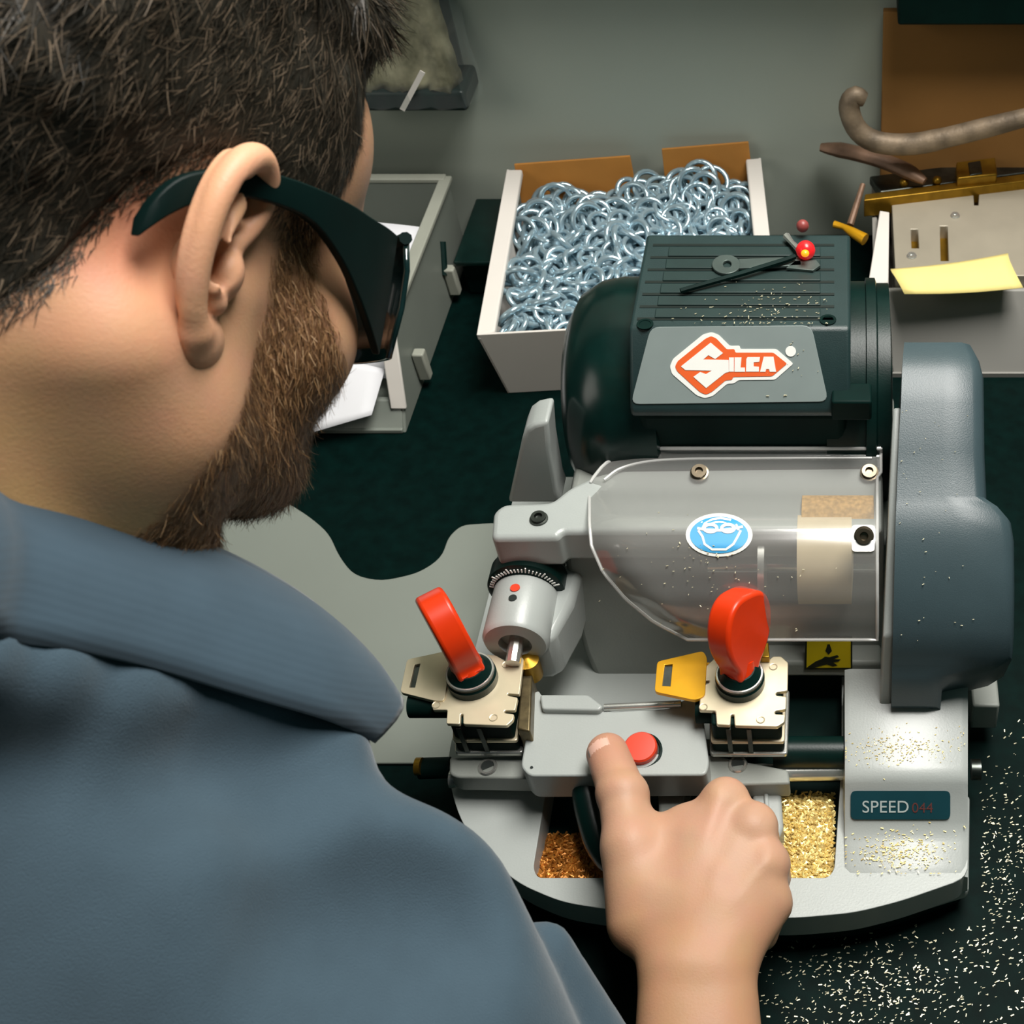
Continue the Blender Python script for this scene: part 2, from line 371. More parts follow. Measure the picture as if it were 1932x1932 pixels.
def glass(m, tint, diff, gl, rough, col=(1, 1, 1, 1)):
    nt = m.node_tree; N = nt.nodes; L = nt.links; N.remove(N['Principled BSDF']); out = N['Material Output']
    t = N.new('ShaderNodeBsdfTransparent'); t.inputs[0].default_value = tint
    d = N.new('ShaderNodeBsdfDiffuse'); d.inputs[0].default_value = col
    g = N.new('ShaderNodeBsdfGlossy'); g.inputs['Roughness'].default_value = rough
    lw = N.new('ShaderNodeLayerWeight'); lw.inputs[0].default_value = .5
    pw = N.new('ShaderNodeMath'); pw.operation = 'POWER'; pw.inputs[1].default_value = 4; L.new(lw.outputs['Facing'], pw.inputs[0])
    fr = N.new('ShaderNodeMath'); fr.operation = 'MULTIPLY_ADD'; fr.inputs[1].default_value = .6; fr.inputs[2].default_value = .045; L.new(pw.outputs[0], fr.inputs[0])
    a = N.new('ShaderNodeMixShader'); a.inputs[0].default_value = diff; L.new(t.outputs[0], a.inputs[1]); L.new(d.outputs[0], a.inputs[2])
    mu = N.new('ShaderNodeMath'); mu.operation = 'MULTIPLY'; mu.inputs[1].default_value = gl; L.new(fr.outputs[0], mu.inputs[0])
    b = N.new('ShaderNodeMixShader'); L.new(mu.outputs[0], b.inputs[0]); L.new(a.outputs[0], b.inputs[1]); L.new(g.outputs[0], b.inputs[2])
    L.new(b.outputs[0], out.inputs['Surface'])
glass(M_film, (.93, .95, .94, 1), .03, 1.6, .12)
rows = []
for i in range(13):
    t = i/12; z = Z0+8+112*t
    rows.append([V(X0-2+(X1+12-X0-10*t)*j/13, 896+27*t+3*math.sin(j*2.3+i*1.4)+(26-18*t if j in (0, 13) else 0), z) for j in range(14)])
MB().grid(rows).build('film', M_film, bp, smooth=60)
MB().box((X0+70, 898, Z0+22), (4, 1, 40), [[.8, 0, .6], [0, 1, 0], [-.6, 0, .8]]).build('twist_tie', M_card, bp)

# ---------------------------------------------------------------- right back: parts bin with lock parts, board
q = [Py(1662, 252, 935), Py(2140, 252, 935)]
zt = Py(1662, 26, 935)[2]
tag(MB().prism([V(q[0][0], 938, 30), V(q[1][0], 938, 30), V(q[1][0], 946, zt), V(q[0][0], 946, zt)], (0, -8, 0)).build('wooden_board', M_board, bevel=1),
    'plain brown board leaning on the wall behind the old handles', 'board')
tag(MB().box((q[0][0]+130, 925, zt+18), (240, 40, 26)).build('dark_box', M_blackm, bevel=2), 'black box in the top right corner above the brown board', 'box')
MB_sup = MB().box((q[0][0]+130, 925, zt+2), (240, 46, 5))
gb = thing('parts_bin', 'grey plastic parts bin holding the lock parts, below the yellow note', 'bin', (95, 870, 0))
fl, fr = Pz(1682, 712, 0), Pz(2050, 712, 0); yF = fl[1]
BT = 62
tl_ = Pz(1648, 548, BT); tr_ = Pz(2080, 548, BT)
M_binr = mat('light_grey_bin', srgb(148, 146, 140), .5, noise=.03, nscale=15)
MB().prism([fl, fr, tr_, tl_], (0, 4, 0)).build('front_wall', M_binr, gb, bevel=1)
for s_, a, b in ((1, fl, tl_), (-1, fr, tr_)):
    MB().prism([a, b, V(b[0], 940, BT), V(a[0], 940, 0)], (4*s_, 0, 0)).build('side_wall', M_binr, gb, bevel=1)
MB().box(((fl[0]+fr[0])/2, (yF+940)/2, 2), (fr[0]-fl[0], 940-yF, 4)).build('bottom', M_binr, gb)
MB().box(((fl[0]+fr[0])/2, 940, 31), (fr[0]-fl[0], 4, 62)).build('back_wall', M_binr, gb)
# white card strip along the side
tag(MB().prism([Pz(1638, 535, 66), Pz(1676, 540, 66), Pz(1678, 400, 74), Pz(1660, 397, 74)], (0, 0, -3)).build('card_strip', M_card, bevel=.8),
    'narrow white folded card standing on the left edge of the grey parts bin', 'card')
# mortise lock case
lk = thing('mortise_lock', 'grey steel mortise lock case with brass faceplate lying in the grey parts bin', 'lock', (110, 850, 70))
lz = 72
cs = zpoly([(1690, 520), (1950, 520), (1950, 336), (1848, 348), (1846, 387), (1838, 387), (1836, 352), (1682, 376)], lz)
slots = [zpoly([(1718, 432), (1732, 432), (1734, 468), (1720, 468)], lz), zpoly([(1773, 426), (1788, 426), (1790, 492), (1775, 492)], lz)]
holed(cs, slots, (0, 0, -22)).build('case', M_case, lk, bevel=.8)
MB().prism(zpoly([(1700, 510), (1900, 510), (1900, 400), (1700, 400)], lz-12), (0, 0, -4)).build('inner_plate', M_brass, lk)
for (x, y) in ((1802, 408), (1720, 484)): screw('screw', Pz(x, y, lz), (0, 0, 1), 3.2, M_steel, lk, 2.2)
MB().prism(zpoly([(1630, 378), (1632, 366), (1945, 326), (1945, 340)], lz+8), (0, 0, -16)).build('faceplate', M_brass, lk, bevel=.8)
MB().prism(zpoly([(1806, 336), (1804, 305), (1878, 296), (1882, 328)], lz+16), (0, 0, -12)).build('latch', M_brass, lk, bevel=1.5)
MB().prism(zpoly([(1830, 330), (1826, 306), (1850, 302), (1854, 326)], lz+17), (0, 0, -3)).build('latch_bevel', M_dsteel, lk, bevel=1)
for (x, y) in ((1768, 341), (1706, 345)): MB().sphere(Pz(x, y, lz+9), 4).build('rivet', M_brass, lk)
# sticky note
rows = []
for i in range(9):
    t = i/8
    a = Pz(1680+26*t**1.5, 508+52*t, 82-6*t); b = Pz(1902+28*t**2, 478+70*t, 82-6*t)
    rows.append([a+(b-a)*j/10+V(0, 0, 5*math.sin(t*2.6)-2*math.sin(j/10*3.1)) for j in range(11)])
tag(MB().grid(rows).build('sticky_note', M_note, solid=.5), 'blank yellow sticky note curling over the grey parts bin', 'note')
# old lever handles
p = spline([Py(1632, 188, 905), Py(1612, 182, 905), Py(1602, 205, 903), Py(1618, 245, 900), Py(1655, 268, 898), Py(1720, 272, 896), Py(1800, 256, 895), Py(1960, 215, 893)], 26)
tag(MB().rings(p, [5, 6, 6.5, 7, 7.2]+[7.5]*16+[7, 7, 7, 6.5, 6], 14, flat=1.15).build('lever_handle', M_rust), 'long weathered grey door lever with curled end resting against the brown board', 'handle')
p = spline([Pz(1548, 278, 96), Pz(1600, 286, 95), Pz(1660, 302, 93), Pz(1710, 322, 90), Pz(1745, 342, 86)], 18)
tag(MB().rings(p, [4, 5.5, 6.5]+[7.5]*11+[7, 6, 5, 3.5], 12, flat=.8).build('lever_handle', M_rust2), 'short worn brown lever pointing left, lying across the brass faceplate', 'handle')
tag(MB().prism(zpoly([(1640, 332), (1930, 294), (1960, 322), (1660, 362)], 78), (0, 0, -8)).build('metal_bar', M_dsteel, bevel=1.5), 'dark steel bar lying behind the brass faceplate in the parts bin', 'bar')
bk = thing('brass_spindle', 'small brown and brass spindle hanging over the left edge of the parts bin', 'spindle', Pz(1610, 440, 60))
MB().rings([Pz(1628, 348, 88), Pz(1604, 425, 72)], [2.2, 3], 10).build('shaft', M_rust2, bk)
MB().rings([Pz(1574, 423, 72), Pz(1592, 428, 72), Pz(1608, 438, 71), Pz(1632, 452, 69)], [3, 2.4, 4, 5], 12).build('head', M_yelkey, bk)
# ================================================================== the key cutting machine
KM = thing('key_cutting_machine', 'grey and black key cutting machine with red clamp knobs on the bench', 'key machine', (-40, 460, 0))
# --- base casting with the chip opening
outer = zpoly([(1829, 1655), (1700, 1700), (1612, 1722), (1500, 1732), (1340, 1730), (1200, 1724), (1060, 1702), (980, 1668), (905, 1605), (868, 1545), (851, 1490), (845, 1425)], 42)
xl, xr = outer[-1][0], outer[0][0]
outer = outer + [V(xl, 600, 42), V(xr-4, 600, 42)]
hole = rounded(zpoly([(1014, 1656), (1562, 1656), (1574, 1640), (1588, 1440), (1588, 1266), (1440, 1266), (1440, 1395), (1045, 1395), (1032, 1480), (1006, 1638)], 42), 4)
holed(rounded(outer, 9), [hole], (0, 0, -21)).build('base', M_grey, KM, bevel=4)
sub = [V(p[0]*.985+(-.6), p[1]+5 if p[1] < 450 else p[1], 22) for p in outer]
MB().prism(sub, (0, 0, -20)).build('rubber_base', M_blackm, KM, bevel=2)
MB().prism(zpoly([(1612, 1738), (1700, 1720), (1828, 1680), (1830, 1500), (1640, 1500)], 22), (0, 0, -9)).build('foot_block', M_grey, KM, bevel=2)
for x, y in ((xl+25, 380), (xr-12, 330), (xl+25, 580), (xr-12, 580)): MB().cyl((x, y, 3), (x, y, 0), 12).build('rubber_foot', M_blackm, KM)
MB().box(((xl+xr)/2-10, 440, 24), (xr-xl-60, 130, 5)).build('chip_pan', M_blackm, KM)
for y0, y1, r in ((0, 0, 0),): pass
# --- right-hand pad with the wavy top
secs = []
for row, z in ((1262, 78), (1300, 73), (1440, 70), (1462, 68.5), (1478, 65.5), (1492, 61.5), (1550, 50), (1566, 47), (1590, 45), (1632, 43.3), (1652, 41.6)):
    a, b = Pz(1587, row, z), Pz(1830, row, z); a[1] = b[1] = (a[1]+b[1])/2
    secs.append([a+V(2, 0, -1), a+V(5, 0, 0), b+V(-5, 0, 0), b+V(-1, 0, -2), V(b[0], b[1], 24), V(a[0], a[1], 24)])
MB().loft(secs).build('side_pad', M_grey, KM, smooth=50)
def padz(row): return float(np.interp(row, [1262, 1300, 1440, 1462, 1478, 1492, 1550, 1566, 1590, 1652], [78, 73, 70, 68.5, 65.5, 61.5, 50, 47, 45, 43]))
def pad(px, py, up=.25): return Pz(px, py, padz(py)+up)
lab = MB().prism(rounded([pad(1605, 1492, .9), pad(1793, 1492, .9), pad(1793, 1546, .9), pad(1605, 1546, .9)], 3), (0, .25, -.7)).build('name_label', M_label, KM)
def flat_text(s, o, u, v, size, m, name, parent, lift=.15, bold=0):
    cu = bpy.data.curves.new('t', 'FONT'); cu.body = s; cu.size = 1; cu.extrude = .01; cu.offset = bold; cu.space_character = 1.02
    to = bpy.data.objects.new('t', cu); C.objects.link(to); dg = bpy.context.evaluated_depsgraph_get()
    me = bpy.data.meshes.new_from_object(to.evaluated_get(dg)); bpy.data.objects.remove(to)
    mb = MB(); n = unit(np.cross(u, v)); mb.add([np.array(o)+u*p.co.x*size+v*p.co.y*size+n*(lift+p.co.z*3) for p in me.vertices], [tuple(p.vertices) for p in me.polygons])
    return mb.build(name, m, parent, smooth=0, fix=False)
lu = unit(pad(1793, 1532)-pad(1605, 1532)); lv = unit(pad(1605, 1500)-pad(1605, 1540))
flat_text('SPEED', pad(1626, 1533, 1.0), lu, lv, 9.2, M_inkg, 'lettering', lab)
flat_text('044', pad(1720, 1533, 1.0), lu, lv, 7.6, M_inkr, 'numerals', lab)
# --- rear housing
hz = 150
hs = zpoly([(926, 1016), (930, 965), (950, 949), (1040, 946), (1075, 918), (1130, 893), (1200, 880), (1300, 873), (1663, 872), (1664, 1000), (1062, 1003), (1052, 1014)], hz)
MB().prism(rounded(hs, 4), (0, 0, -24)).build('top_bracket', M_grey, KM, bevel=3.5)
pn = unit((0, -.925, .28)); P0 = V(0, 468, 150)
def fp(px, py, d=0): return hit(px, py, P0, pn)+pn*d
lefts = [(1000, 1058), (1060, 1064), (1130, 1074), (1180, 1086), (1230, 1100), (1280, 1122), (1320, 1148), (1380, 1190)]
rows = [[fp(l, r), fp(l+60, r), fp(1300, r), fp(1480, r), fp(1668, r)] for r, l in lefts]
back = [[p+V(0, 60, 0) for p in q] for q in rows]
mb = MB()
mb.loft([[q[0], q[1], q[2], q[3], q[4], b[4], b[0]] for q, b in zip(rows, back)])
mb.build('front_panel', M_greyd, KM, bevel=4, smooth=50)
MB().box((-70, 550, 60), (200, 130, 90)).build('rear_body', M_greyd, KM, bevel=4)
screw('screw', Pz(1017, 980, hz), (0, 0, 1), 4.0, M_dsteel, KM, 3)
# fin left of the motor
fin = [Py(x, y, 505) for x, y in ((958, 950), (984, 832), (992, 812), (1006, 802), (1034, 796), (1038, 850), (1052, 930), (1060, 950))]
MB().prism(fin, (0, 22, 0)).build('motor_mount', M_grey, KM, bevel=2.5)
# dark workings beside the carriage
MB().prism([fp(1428, 1238, 2), fp(1660, 1238, 2), fp(1660, 1372, 2), fp(1428, 1372, 2)], (0, 5, 0)).build('inner_cover', M_blackm, KM, bevel=3)
MB().prism([fp(1420, 1225, 13), fp(1662, 1225, 13), fp(1662, 1252, 13), fp(1420, 1252, 13)], (0, 14, 0)).build('ledge', M_greyd, KM, bevel=2)
# --- motor
MO = MB().rings([V(-150, 575, 140), V(18, 575, 140)], 66, 40).build('motor', M_black, KM)
MB().lathe((-112, 575, 140), (-1, 0, 0), [(60, -8), (71, -4), (71, 22), (69, 34), (62, 46), (50, 53), (20, 56)], 48).build('end_cap', mat('glossy_black', BLK, .24, noise=.2), MO, smooth=60)
MB().lathe((2, 575, 140), (1, 0, 0), [(68, -14), (68, 8), (70, 8.5), (70, 14), (67, 15), (67, 22), (40, 24)], 48).build('end_ring', M_black, MO)
MB().box((2, 512, 190), (22, 16, 14)).build('cable_clip', M_blackm, MO, bevel=1.5)
ct = 222
A = [Pz(1222, 442, ct), Pz(1592, 436, ct), Pz(1598, 612, ct), Pz(1193, 618, ct)]
PB = [V(Py(1166, 766, 509)[0], 507, 190), V(Py(1566, 760, 509)[0], 507, 190)]
xa, xb = A[3][0], A[2][0]
yb, yf = A[0][1], A[3][1]
secs = [[V(x, yb+5, ct-20), V(x, yb+5, ct-10), V(x, yb, ct), V(x, yf, ct), V(x, PB[0][1], 190), V(x, PB[0][1]-1, 185), V(x, PB[0][1]+2, 182), V(x, yb, 182)] for x in (A[3][0]-2, A[2][0]+2)]
CV = MB().loft(secs).build('motor_cover', M_cover, MO, bevel=3.5)
MB().box(((A[3][0]+A[2][0])/2, (PB[0][1]+yb)/2+3, 137), (A[2][0]-A[3][0], yb-PB[0][1]-2, 92)).build('cover_skirt', M_blackm, MO, bevel=5)
def top(px, py, up=0): return Pz(px, py, ct+up)
mb = MB()
for i in range(7):
    r = 462+i*23.2; l = 1232-i*5.0; k = 1574
    a, b = top(l, r, .3), top(k, r, .3); w = V(0, 1.1, 0)
    mb.prism([a-w, b-w, b+w, a+w], (0, 0, -.6))
mb.build('vent_groove', M_ink, CV, smooth=0)
mb = MB()
for i in range(6):
    r0 = 465+i*23.2; r1 = r0+17
    mb.prism([top(1262-i*5, r0, 1.2), top(1548, r0, 1.2), top(1548, r1, 1.2), top(1260-i*5, r1, 1.2)], (0, 0, -1.4))
mb.build('vent_rib', mat('dark_rib', srgb(24, 46, 44), .5, noise=.1), CV, bevel=.5)
for x, y in ((1217, 612), (1562, 604)):
    mb = MB(); c = top(x, y, .2); mb.lathe(c, (0, 0, 1), [(4.6, 0), (4.6, .5), (3.2, .5), (3.0, .1), (1.4, .1)], 20); mb.build('screw', M_blackm, CV)
# sloped logo plate
pa, pb_ = V(0, yf, ct), V(0, PB[0][1], 190); ln = unit(np.cross(V(1, 0, 0), pa-pb_))
def lp_(px, py, up=0): return hit(px, py, pa, ln)+ln*up
PL = MB().prism(rounded([lp_(1228, 617, .8), lp_(1531, 614, .8), lp_(1563, 758, .8), lp_(1190, 763, .8)], 5), -ln*1.2).build('logo_plate', M_plate, CV, bevel=.3)
def lz_(pts, up): return [lp_(1220+x/5.682, 600+y/5.682, up) for x, y in pts]
LG = MB().prism(rounded(lz_([(252, 520), (285, 440), (610, 175), (700, 152), (775, 180), (895, 300), (1000, 297), (1006, 332), (1392, 332), (1575, 490), (1378, 662), (985, 666), (940, 702), (865, 706), (715, 835), (625, 860), (540, 830), (275, 600)], 1.2), 1.2), -ln*.4).build('emblem', M_white, PL, smooth=0)
MB().prism(rounded(lz_([(308, 520), (335, 465), (635, 222), (695, 195), (750, 220), (862, 337), (946, 335), (952, 372), (1360, 372), (1508, 490), (1348, 625), (930, 632), (918, 664), (850, 668), (705, 790), (640, 822), (575, 795), (330, 570)], 1.45), 1.0), -ln*.2).build('emblem_ground', M_orange, LG, smooth=0)
mb = MB()
for poly in ([(372, 520), (690, 265), (822, 378), (738, 442), (665, 400), (612, 446), (882, 450), (884, 580), (846, 590), (642, 752), (505, 632), (578, 580), (640, 602), (702, 566), (420, 560)],
             [(886, 425), (938, 425), (938, 576), (886, 576)], [(946, 424), (1020, 424), (1010, 532), (1056, 532), (1058, 578), (944, 578)],
             [(1085, 420), (1218, 420), (1210, 470), (1150, 476), (1150, 520), (1206, 524), (1206, 576), (1068, 576), (1072, 440)],
             [(1258, 416), (1362, 416), (1390, 578), (1322, 578), (1314, 548), (1284, 548), (1276, 578), (1218, 578)]):
    mb.prism(lz_(poly, 1.7), -ln*.2)
mb.build('emblem_lettering', M_white, LG, smooth=0)
c = lp_(1492, 663, 1.0); MB().lathe(c, ln, [(2.9, 0), (2.9, .3), (.5, .3)], 18).build('trade_mark', M_white, PL, smooth=0)
# --- belt cover on the right
secs = []
for row, z, a, b in ((646, 212, 1706, 1838), (668, 213, 1704, 1850), (700, 211, 1702, 1858), (760, 203, 1700, 1859), (850, 189, 1695, 1860), (935, 176, 1692, 1864), (952, 174, 1691, 1890), (975, 171, 1690, 1910), (1010, 166, 1689, 1916), (1100, 150, 1687, 1917), (1190, 130, 1685, 1916), (1235, 116, 1684, 1912), (1255, 108, 1683, 1880), (1275, 102, 1683, 1800), (1290, 97, 1683, 1779), (1330, 80, 1682, 1776), (1336, 74, 1682, 1775)):
    p, q = Pz(a, row, z), Pz(b, row, z); y = (p[1]+q[1])/2; x0, x1 = p[0], q[0]; R = 7
    secs.append([V(x0, y, z), V(x0+(x1-x0)*.5, y, z), V(x1-R, y, z), V(x1-R*.3, y+1, z-R*.35), V(x1, y+2, z-R), V(x1, y+16, max(60, z-42)), V(x0, y+16, max(60, z-42))])
MB().loft(secs).build('belt_cover', M_belt, KM, smooth=40)
secs = []
for row, z in ((768, 196), (850, 184), (1000, 160), (1200, 122), (1262, 98), (1334, 70)):
    a, b = Pz(1692-(row-768)*.055, row, z), Pz(1683-(row-768)*.035, row, z)
    a = Pz(1685-(row-768)*.045, row, z); b = Pz(1701-(row-768)*.035, row, z)
    secs.append([a, b, b+V(0, 18, -60), a+V(0, 18, -60)])
MB().loft(secs).build('side_plate', M_grey, KM, bevel=1.5)
MB().prism(zpoly([(1662, 640), (1682, 642), (1684, 700), (1662, 700)], 190), (0, 0, -20)).build('belt_boss', M_blackm, KM, bevel=2)
# --- cutter and brush behind the guard
MB().lathe(V(Pz(1506, 1060, 118)[0], 457, 124), (1, 0, 0), [(10, 0), (27, .5), (27, 30), (10, 31)], 36).build('brush_wheel', M_cream, KM)
MB().lathe(V(Pz(1512, 935, 150)[0], 470, 138), (1, 0, 0), [(8, 0), (15, .5), (15, 40), (8, 41)], 36).build('brush_bristles', M_brist, KM)
MB().lathe(V(Pz(1430, 1100, 118)[0], 458, 112), (1, 0, 0), [(6, 0), (26, .4), (26, 4), (6, 4.5)], 48).build('cutter_wheel', M_steel, KM)
MB().cyl(V(Pz(1330, 1100, 118)[0], 462, 112), V(Pz(1660, 1100, 118)[0], 462, 112), 6).build('cutter_shaft', M_steel, KM)
st = MB().prism([fp(1521, 1174, 14), fp(1608, 1174, 14), fp(1608, 1236, 14), fp(1519, 1236, 14)], -pn*.6).build('warning_sticker', M_ink, KM, smooth=0)
MB().prism([fp(1524, 1177, 14.3), fp(1605, 1177, 14.3), fp(1605, 1232, 14.3), fp(1523, 1232, 14.3)], -pn*.4).build('sticker_ground', M_yel, st, smooth=0)
hand_ = [(1524, 1231), (1540, 1220), (1552, 1215), (1557, 1211), (1566, 1212), (1580, 1208), (1583, 1211), (1572, 1216), (1586, 1216), (1582, 1220), (1572, 1222), (1580, 1227), (1572, 1229), (1560, 1225), (1545, 1229), (1537, 1232)]
MB().prism([fp(x, y, 14.6) for x, y in hand_], -pn*.3).build('hand_symbol', M_ink, st, smooth=0)
MB().prism([fp(x, y, 14.6) for x, y in ((1562, 1188), (1566, 1188), (1570, 1200), (1564, 1207), (1558, 1200))], -pn*.3).build('cutter_symbol', M_ink, st, smooth=0)
# --- transparent guard
gr = [(846, 157), (856, 153), (905, 153), (925, 155), (945, 160), (985, 167), (1030, 163), (1080, 154), (1130, 142), (1175, 128), (1207, 116)]
def gz(row): return float(np.interp(row, [r for r, _ in gr], [z for _, z in gr]))
gl = [(846, 1215), (856, 1180), (875, 1140), (905, 1116), (925, 1111), (945, 1112), (985, 1112), (1030, 1116), (1080, 1138), (1130, 1180), (1175, 1235), (1207, 1298)]
def gpt(px, row, up=0):
    dz = gz(row); l = float(np.interp(row, [r for r, _ in gl], [x for _, x in gl])); t = max(0, 1-(px-l)/70)
    p = Pz(px, row, dz-9*t*t*(1 if 910 < row < 1200 else .3)); return p+unit(V(0, -.75, .66))*up
M_guard = bpy.data.materials.new('clear_guard'); M_guard.use_nodes = True
glass(M_guard, (.9, .9, .89, 1), .22, 2.2, .16, srgb(205, 204, 200))
rows = []
for row in np.concatenate([np.linspace(846, 945, 12), np.linspace(957, 1207, 22)]):
    l = float(np.interp(row, [r for r, _ in gl], [x for _, x in gl])); r_ = 1662 if row < 900 else 1655
    rows.append([gpt(l+(r_-l)*u, row) for u in np.linspace(0, 1, 30)])
GU = MB().grid(rows).build('guard', M_guard, KM, smooth=180)
M_edge = bpy.data.materials.new('guard_edge'); M_edge.use_nodes = True
glass(M_edge, (.95, .95, .95, 1), .62, 1.5, .2, srgb(225, 225, 222))
edge = [q[0] for q in rows]+rows[-1][1:-1]+[q[-1] for q in rows][::-1]
MB().rings(edge, .95, 8).build('guard_rim', M_edge, GU)
MB().rings(rows[0], 1.1, 8).build('guard_rim', M_edge, GU)
lip = [gpt(1140, 905, .5), gpt(1170, 884, .5), gpt(1220, 871, .5), gpt(1290, 866, .5), gpt(1400, 865, .5), gpt(1560, 864, .5), gpt(1645, 864, .5)]
MB().rings(spline(lip, 30), .8, 8).build('guard_rim', M_edge, GU)
MB().prism([gpt(1150, 884, -1.5), gpt(1210, 858, -1.5), gpt(1660, 852, -1.5), gpt(1660, 880, -1.5), gpt(1180, 886, -1.5)], (0, 0, -3)).build('gasket', M_blackm, KM)
M_scr = mat('burnished_screw', (.16, .13, .09, 1), .3, metal=.9, noise=.3)
for x, y in ((1320, 893), (1640, 893)): screw('screw', gpt(x, y, .3), (0, -.3, .95), 4.2, M_scr, GU, 3.5)
screw('screw', gpt(1630, 1011, .3), (0, -.7, .7), 4.2, M_scr, GU, 3.5)
MB().prism(rounded([gpt(1607, 990, .2), gpt(1650, 990, .2), gpt(1650, 1040, .2), gpt(1607, 1040, .2)], 2), unit(V(0, -.75, .66))*1.0).build('screw_pad', M_edge, GU)
# goggles sticker
def disc(cx, cy, rx, ry, up, nr=5, ns=40):
    mb = MB(); rr = [[gpt(cx+rx*k/nr*math.cos(a), cy+ry*k/nr*math.sin(a), up) for a in np.linspace(0, 2*math.pi, ns+1)] for k in range(0, nr+1)]
    return mb.grid(rr)
def ribbon(mb, pts, w, up, closed=False):
    pts = [np.array(p, float) for p in pts]; n = len(pts); out = []
    for i in range(n):
        t = pts[(i+1) % n if closed else min(i+1, n-1)]-pts[i-1 if closed or i else 0]; t = t/max(1e-6, np.linalg.norm(t)); q = np.array([-t[1], t[0]])*w/2
        out.append([gpt(*(pts[i]-q), up), gpt(*(pts[i]+q), up)])
    if closed: out.append(out[0])
    mb.grid(out)
SK = disc(1357, 1009, 63, 41, .6).build('goggles_sticker', M_white, GU, smooth=180)
disc(1357, 1009, 55, 34.5, .9).build('sticker_ground', M_blue, SK, smooth=180)
mb = MB()
ribbon(mb, [(1318, 1000), (1326, 1012), (1330, 1026), (1344, 1036), (1370, 1036), (1384, 1026), (1392, 1012), (1398, 1000)], 4.5, 1.2)
ribbon(mb, [(1324, 1000), (1330, 987), (1345, 979), (1360, 977), (1378, 980), (1390, 990), (1394, 1000)], 4, 1.2)
ribbon(mb, [(1316, 996), (1332, 999), (1358, 1000), (1384, 997), (1402, 993)], 5, 1.2)
for cx in (1341, 1374):
    ribbon(mb, [(cx+12*math.cos(a), 996+7*math.sin(a)) for a in np.linspace(0, 6.283, 20, endpoint=False)], 6, 1.25, True)
mb.build('face_symbol', M_white, SK, smooth=180)
# --- tracer with dial
tc_ = V(Pz(973, 1110, 128)[0], 0, 120)
ty0, ty1 = 405, 442
TR = MB().lathe(V(tc_[0], ty1, 108), (0, -1, 0), [(17, 0), (18, .5), (18, 32), (16.5, 34.5), (9, 35), (8.5, 30), (2, 30)], 48).build('tracer_barrel', M_grey, KM)
DL = MB().lathe(V(tc_[0], ty1+14, 110), (0, -1, 0), [(20, 0), (21.5, 1), (21.5, 12), (20, 13), (10, 13.5)], 48).build('tracer_dial', M_black, TR)
mb = MB()
for i in range(25):
    a = math.radians(20+i*6); L_ = 3.6 if i % 5 == 0 else 2.3; c = V(tc_[0], ty1+.2, 110); d = V(math.cos(a), 0, math.sin(a)); q = V(-d[2], 0, d[0])*.32
    mb.prism([c+d*17.6-q, c+d*17.6+q, c+d*(17.6+L_)+q, c+d*(17.6+L_)-q], (0, -.6, 0))
mb.build('graduation', M_white, DL, smooth=0)
MB().lathe(V(tc_[0], ty1+24, 112), (0, -1, 0), [(15, 0), (19, 1), (19, 10), (15, 11)], 40).build('tracer_collar', M_greyd, TR)
MB().cyl(V(tc_[0]-1, ty1-10, 108+17.5), V(tc_[0]-1, ty1-10, 108+18.6), 2.6).build('index_dot', M_redb, TR)
MB().cyl(V(tc_[0]-1, ty1-17, 108+17.2), V(tc_[0]-1, ty1-17, 108+18.5), 2.2).build('set_screw', M_ink, TR)
MB().rings([V(tc_[0], ty1-28, 108), V(tc_[0], ty1-45, 105)], 4, 10).build('tracer_point', M_steel, TR)
web = [V(tc_[0]+12, ty1-2, 116), V(tc_[0]+44, ty1+8, 116), V(tc_[0]+46, ty1+8, 70), V(tc_[0]+26, ty1-30, 84), V(tc_[0]+17, ty1-32, 92)]
MB().prism([V(tc_[0]+14, ty1-33, 108), V(tc_[0]+20, ty1-30, 108), V(tc_[0]+27, ty1-6, 108), V(tc_[0]+30, ty1+20, 112), V(tc_[0]+5, ty1+20, 112), V(tc_[0]+5, ty1-33, 106)], (0, 0, -34)).build('tracer_mount', M_grey, KM, bevel=4)
# --- carriage
zc = 82
CA = MB().prism(rounded(zpoly([(1007, 1306), (1016, 1302), (1022, 1312), (1112, 1312), (1150, 1342), (1264, 1336), (1292, 1318), (1322, 1320), (1338, 1440), (1332, 1462), (998, 1464), (982, 1446)], zc), 3), (0, 0, -22)).build('carriage', M_grey, KM, bevel=4)
MB().prism(rounded(zpoly([(1018, 1310), (1110, 1310), (1138, 1332), (1130, 1340), (1022, 1338)], zc+4), 2), (0, 0, -6)).build('thumb_ridge', M_grey, CA, bevel=1.6)
MB().cyl(Pz(1140, 1335, zc+1), Pz(1285, 1328, zc+1), 2.0).build('carriage_rod', M_steel, CA)
BT_ = MB().lathe(Pz(1212, 1420, zc-1), unit(V(0, -.12, 1)), [(10.8, 0), (10.8, 1.6), (9.6, 2.2), (9.0, 1.2)], 32).build('button_ring', M_black, CA)
MB().lathe(Pz(1210, 1416, zc), unit(V(0, -.12, 1)), [(8.8, 0), (8.8, 4.2), (8.0, 5.2), (4, 5.4)], 32).build('button', M_redb, BT_)
MB().cyl(Pz(1003, 1448, zc+.1), Pz(1003, 1448, zc+.4), .8).build('screw', M_ink, CA)
zs = 66
SL = MB().prism(rounded(zpoly([(848, 1428), (1000, 1424), (1340, 1424), (1487, 1452), (1491, 1478), (1330, 1482), (1290, 1474), (862, 1466), (848, 1460)], zs), 2), (0, 0, -14)).build('slide', M_greyd, CA, bevel=1.5)
